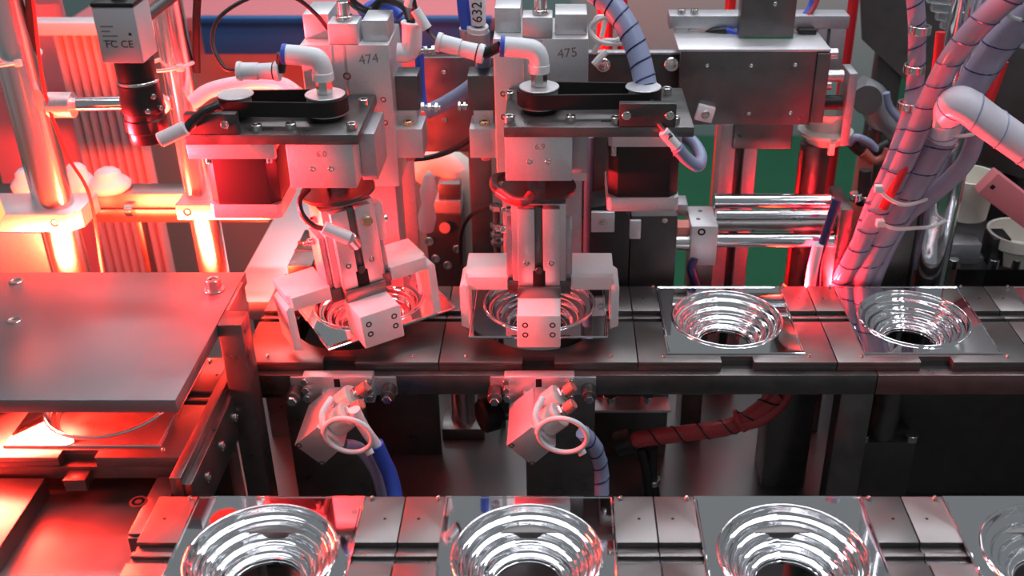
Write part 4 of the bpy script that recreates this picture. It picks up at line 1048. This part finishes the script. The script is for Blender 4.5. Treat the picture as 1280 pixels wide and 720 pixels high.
# dark sack on the far right and translucent pipes above
t = T('dark_sack', 'brown-black plastic drum cover behind the pale thick hose', 'cover', W(1250, 200, y=320))
p = W(1255, 150, y=330)
B().lathe([(0, 0), (62, 0), (66, 40), (64, 110), (56, 160), (40, 185), (0, 190)], MX.Translation((p.x + 30, 350, 38)) @ MX.Rotation(R(12), 4, 'Y'), 30).obj('cover', 'steel_black', t, sharp=80)
B().cyl((p.x + 40, 350, -11.9), (p.x + 40, 350, 44), 20, seg=16).obj('stand', 'steel_dark', t)
for k in range(4):
    a, b = W(1160 + 6 * k, -6 + 11 * k, y=250 + 8 * k), W(1310, 8 + 17 * k, y=240 + 8 * k)
    B().cyl(a, b, 7, seg=16).obj('clear_pipe', 'film', label=('topmost clear plastic pipe above the dark drum cover', 'clear plastic pipe second from the top of its row', 'clear plastic pipe third from the top of its row', 'lowest clear plastic pipe, next to the dark drum cover')[k], cat='pipe', group='clear plastic pipes')
# aluminium profile far right, red light put into its base colour
t = T('red_beam', 'red-lit aluminium profile slanting down at the far right', 'beam', W(1265, 240, y=210))
a, b = W(1232, 225, y=200), W(1330, 300, y=190)
u = (b - a).normalized(); mxb = MX.Translation(a) @ V((1, 0, 0)).rotation_difference(u).to_matrix().to_4x4()
B().box(0, (b - a).length, -9, 9, -13, 13, 1, mx=mxb).obj('profile', 'board_glow_red', t); B().box(4, 8, -9.4, -8.9, -2, 2, .05, mx=mxb).obj('slot', 'hole', t)
# cream containers and black boxes lower right
def bowl(px, py, y, r, h, lab):
    p = W(px, py, y=y)
    B().lathe([(0, 0), (r * .8, 0), (r * .86, h * .5), (r, h * .62), (r, h), (r - 3, h), (r - 4, h * .66), (r * .7, h * .3), (0, h * .25)], MX.Translation(p), 32).obj('plastic_cup', 'cream', label=lab, cat='cup', group='cream plastic cups')
t = T('rear_table', 'black slotted deck behind the rear track at the far right', 'deck', (500, 330, -190))
bx('deck', 'steel_black', t, X(1190, 240, 0), 760, 215, 420, -22, -12)
bx('deck_lip', 'alu_dull', t, X(1190, 240, 0), 760, 205, 214.9, -22, -8)
bx('rear_box', 'black', t, X(1182, 300, 20), X(1262, 300, 20), 300, 390, -11.9, 24)
bx('leg', 'steel_dark', t, X(1200, 240, 0), X(1200, 240, 0) + 30, 230, 260, -190, -22.1)
bx('leg', 'steel_dark', t, 700, 730, 380, 410, -190, -22.1)
bx('back_panel', 'steel_black', t, X(1190, 240, 0), 760, 414, 420, -190, -22.1)
zd = -12
p = W(1262, 320, z=-11.9); bowl(1268, 322, Y(322, -11.9), 32, 30, 'cream plastic cup at the edge of the black deck')
bowl(1205, 268, Y(268, 24.1), 27, 44, 'cream plastic cup standing on the black box beside the chrome post')
t = T('sensor_bracket', 'grey sensor bracket with small knobs on the black deck', 'bracket', W(1200, 330, z=-12))
p = W(1195, 330, z=-11.9)
bx('block', 'alu_dull', t, p.x - 12, p.x + 22, p.y, p.y + 24, -11.9, 10)
bx('tower', 'black', t, p.x + 30, p.x + 48, p.y - 4, p.y + 20, -11.9, 18)
for dx_ in (-6, 34, 56): B().cyl((p.x + dx_, p.y - 8, -12), (p.x + dx_, p.y - 8, -2), 5, seg=12).obj('knob', 'bolt', t)
B().cyl((p.x + 60, p.y + 10, -11.9), (p.x + 60, p.y + 10, 6), 3, seg=10).obj('pin', 'bolt', t)

# small red ring light that glows on the hose bundle
led_bar('ring_light', 'small red lamp behind the guide rods lighting the hose bundle', (222, 166, -34), 40, 20, (300, 128, 120), 2.6, 75)

# ================================================================== UNDER THE TRACK
t = T('wrapped_hose', 'red wrapped hose running under the rear track from a black sleeve', 'hose', W(790, 555, y=-10))
hp = [W(784, 556, y=40), W(800, 549, y=38), W(845, 543, y=36), (W(900, 536, y=34)), W(925, 528, y=34), W(950, 512, y=36), W(972, 492, y=40)]
B().tube(hp, 7.6, 16).obj('sheath', 'hose_red', t); B().helix(hp, 7.6, 22, .9).obj('wrap_gap', 'black', t)
B().tube([W(925, 532, y=30), W(950, 524, y=32), W(972, 508, y=38), W(985, 490, y=44)], 6, 12).obj('branch', 'hose_red', t)
B().ring(W(923, 527, y=32), W(927, 525, y=32), 11, 8).obj('tie', 'hose_red', t)
B().cyl(W(772, 556, y=42), W(792, 550, y=40), 12, seg=24).obj('black_sleeve', 'black', t)
t = T('hose_stand', 'black forked stand propping the red wrapped hose', 'stand', W(815, 615, y=45))
B().tube([W(800, 560, y=42), W(808, 590, y=40), W(812, 640, y=40)], 5, 10).obj('prong', 'black', t)
B().tube([W(815, 560, y=44), W(815, 600, y=44), W(822, 640, y=44)], 5.5, 10).obj('prong', 'black', t)
B().ring(W(816, 598, y=44), W(816, 604, y=44), 7, 5).obj('collar', 'bolt', t)
# dark panels below the rear track
p = bx('under_panel', 'steel_black', None, 262, 760, 60, 66, -190, -29, label='dark panel closing the underside of the rear track by the posts', cat='panel')
p = bx('under_panel', 'steel_dark', None, -258, -120, 120, 126, -190, -29, label='dark red-lit panel below the turned gripper', cat='panel')
t = T('cylinder_mount', 'dark cylinder mount with silver fittings below the hose bundle tray', 'cylinder', W(1110, 560, y=30))
a = W(1103, 545, y=36)
B().cyl((a.x, 40, -29), (a.x, 40, a.z), 13, seg=24).obj('cylinder', 'steel_dark', t)
bx('block', 'steel_black', t, a.x - 28, a.x + 28, 26, 56, -190, a.z)
for dx_ in (-20, 24): B().cyl((a.x + dx_, 30, a.z), (a.x + dx_, 30, a.z + 7), 6, seg=14).obj('fitting', 'bolt', t)
t = T('valve_plate', 'small steel shelf with two bolts under the rear track', 'shelf', W(790, 510, y=120))
a, b = W(742, 510, y=100), W(838, 510, y=100)
bx('shelf', 'alu', t, a.x, b.x, 96, 120, a.z - 3, a.z)
for dx_ in (16, 52): B().cyl((a.x + dx_, 108, a.z), (a.x + dx_, 108, a.z + 10), 7, seg=16).obj('bolt', 'bolt', t)
bx('back', 'steel_dark', t, a.x, b.x, 120.1, 126, -190, -29)
t = T('rubber_pulley', 'black rubber wheel under the rear track beside the straight pusher', 'wheel', W(600, 520, y=30))
p = W(600, 521, y=40); B().cyl(p, p + V((16, 8, 0)), 16, seg=28, bev=3).obj('tyre', 'black', t)
B().cyl(p + V((15, 7, 0)), p + V((30, 4, 0)), 6, seg=16).obj('hub', 'steel_dark', t)
bx('fork', 'steel_black', t, p.x + 16, p.x + 26, p.y, p.y + 20, p.z - 4, -29)
bx('center_panel', 'steel_dark', None, 196, 238, 70, 110, -190, -29, label='brown square upright behind the red wrapped hose', cat='upright')
t = T('slide_cylinder', 'polished upright cylinder seen below the rear track between the pushers', 'cylinder', (-95, 150, -190))
B().cyl((-100, 165, -190), (-100, 165, -30), 14, seg=28).obj('tube', 'chrome_rod', t)
bx('foot', 'steel_dark', t, -122, -78, 145, 186, -190, -176)
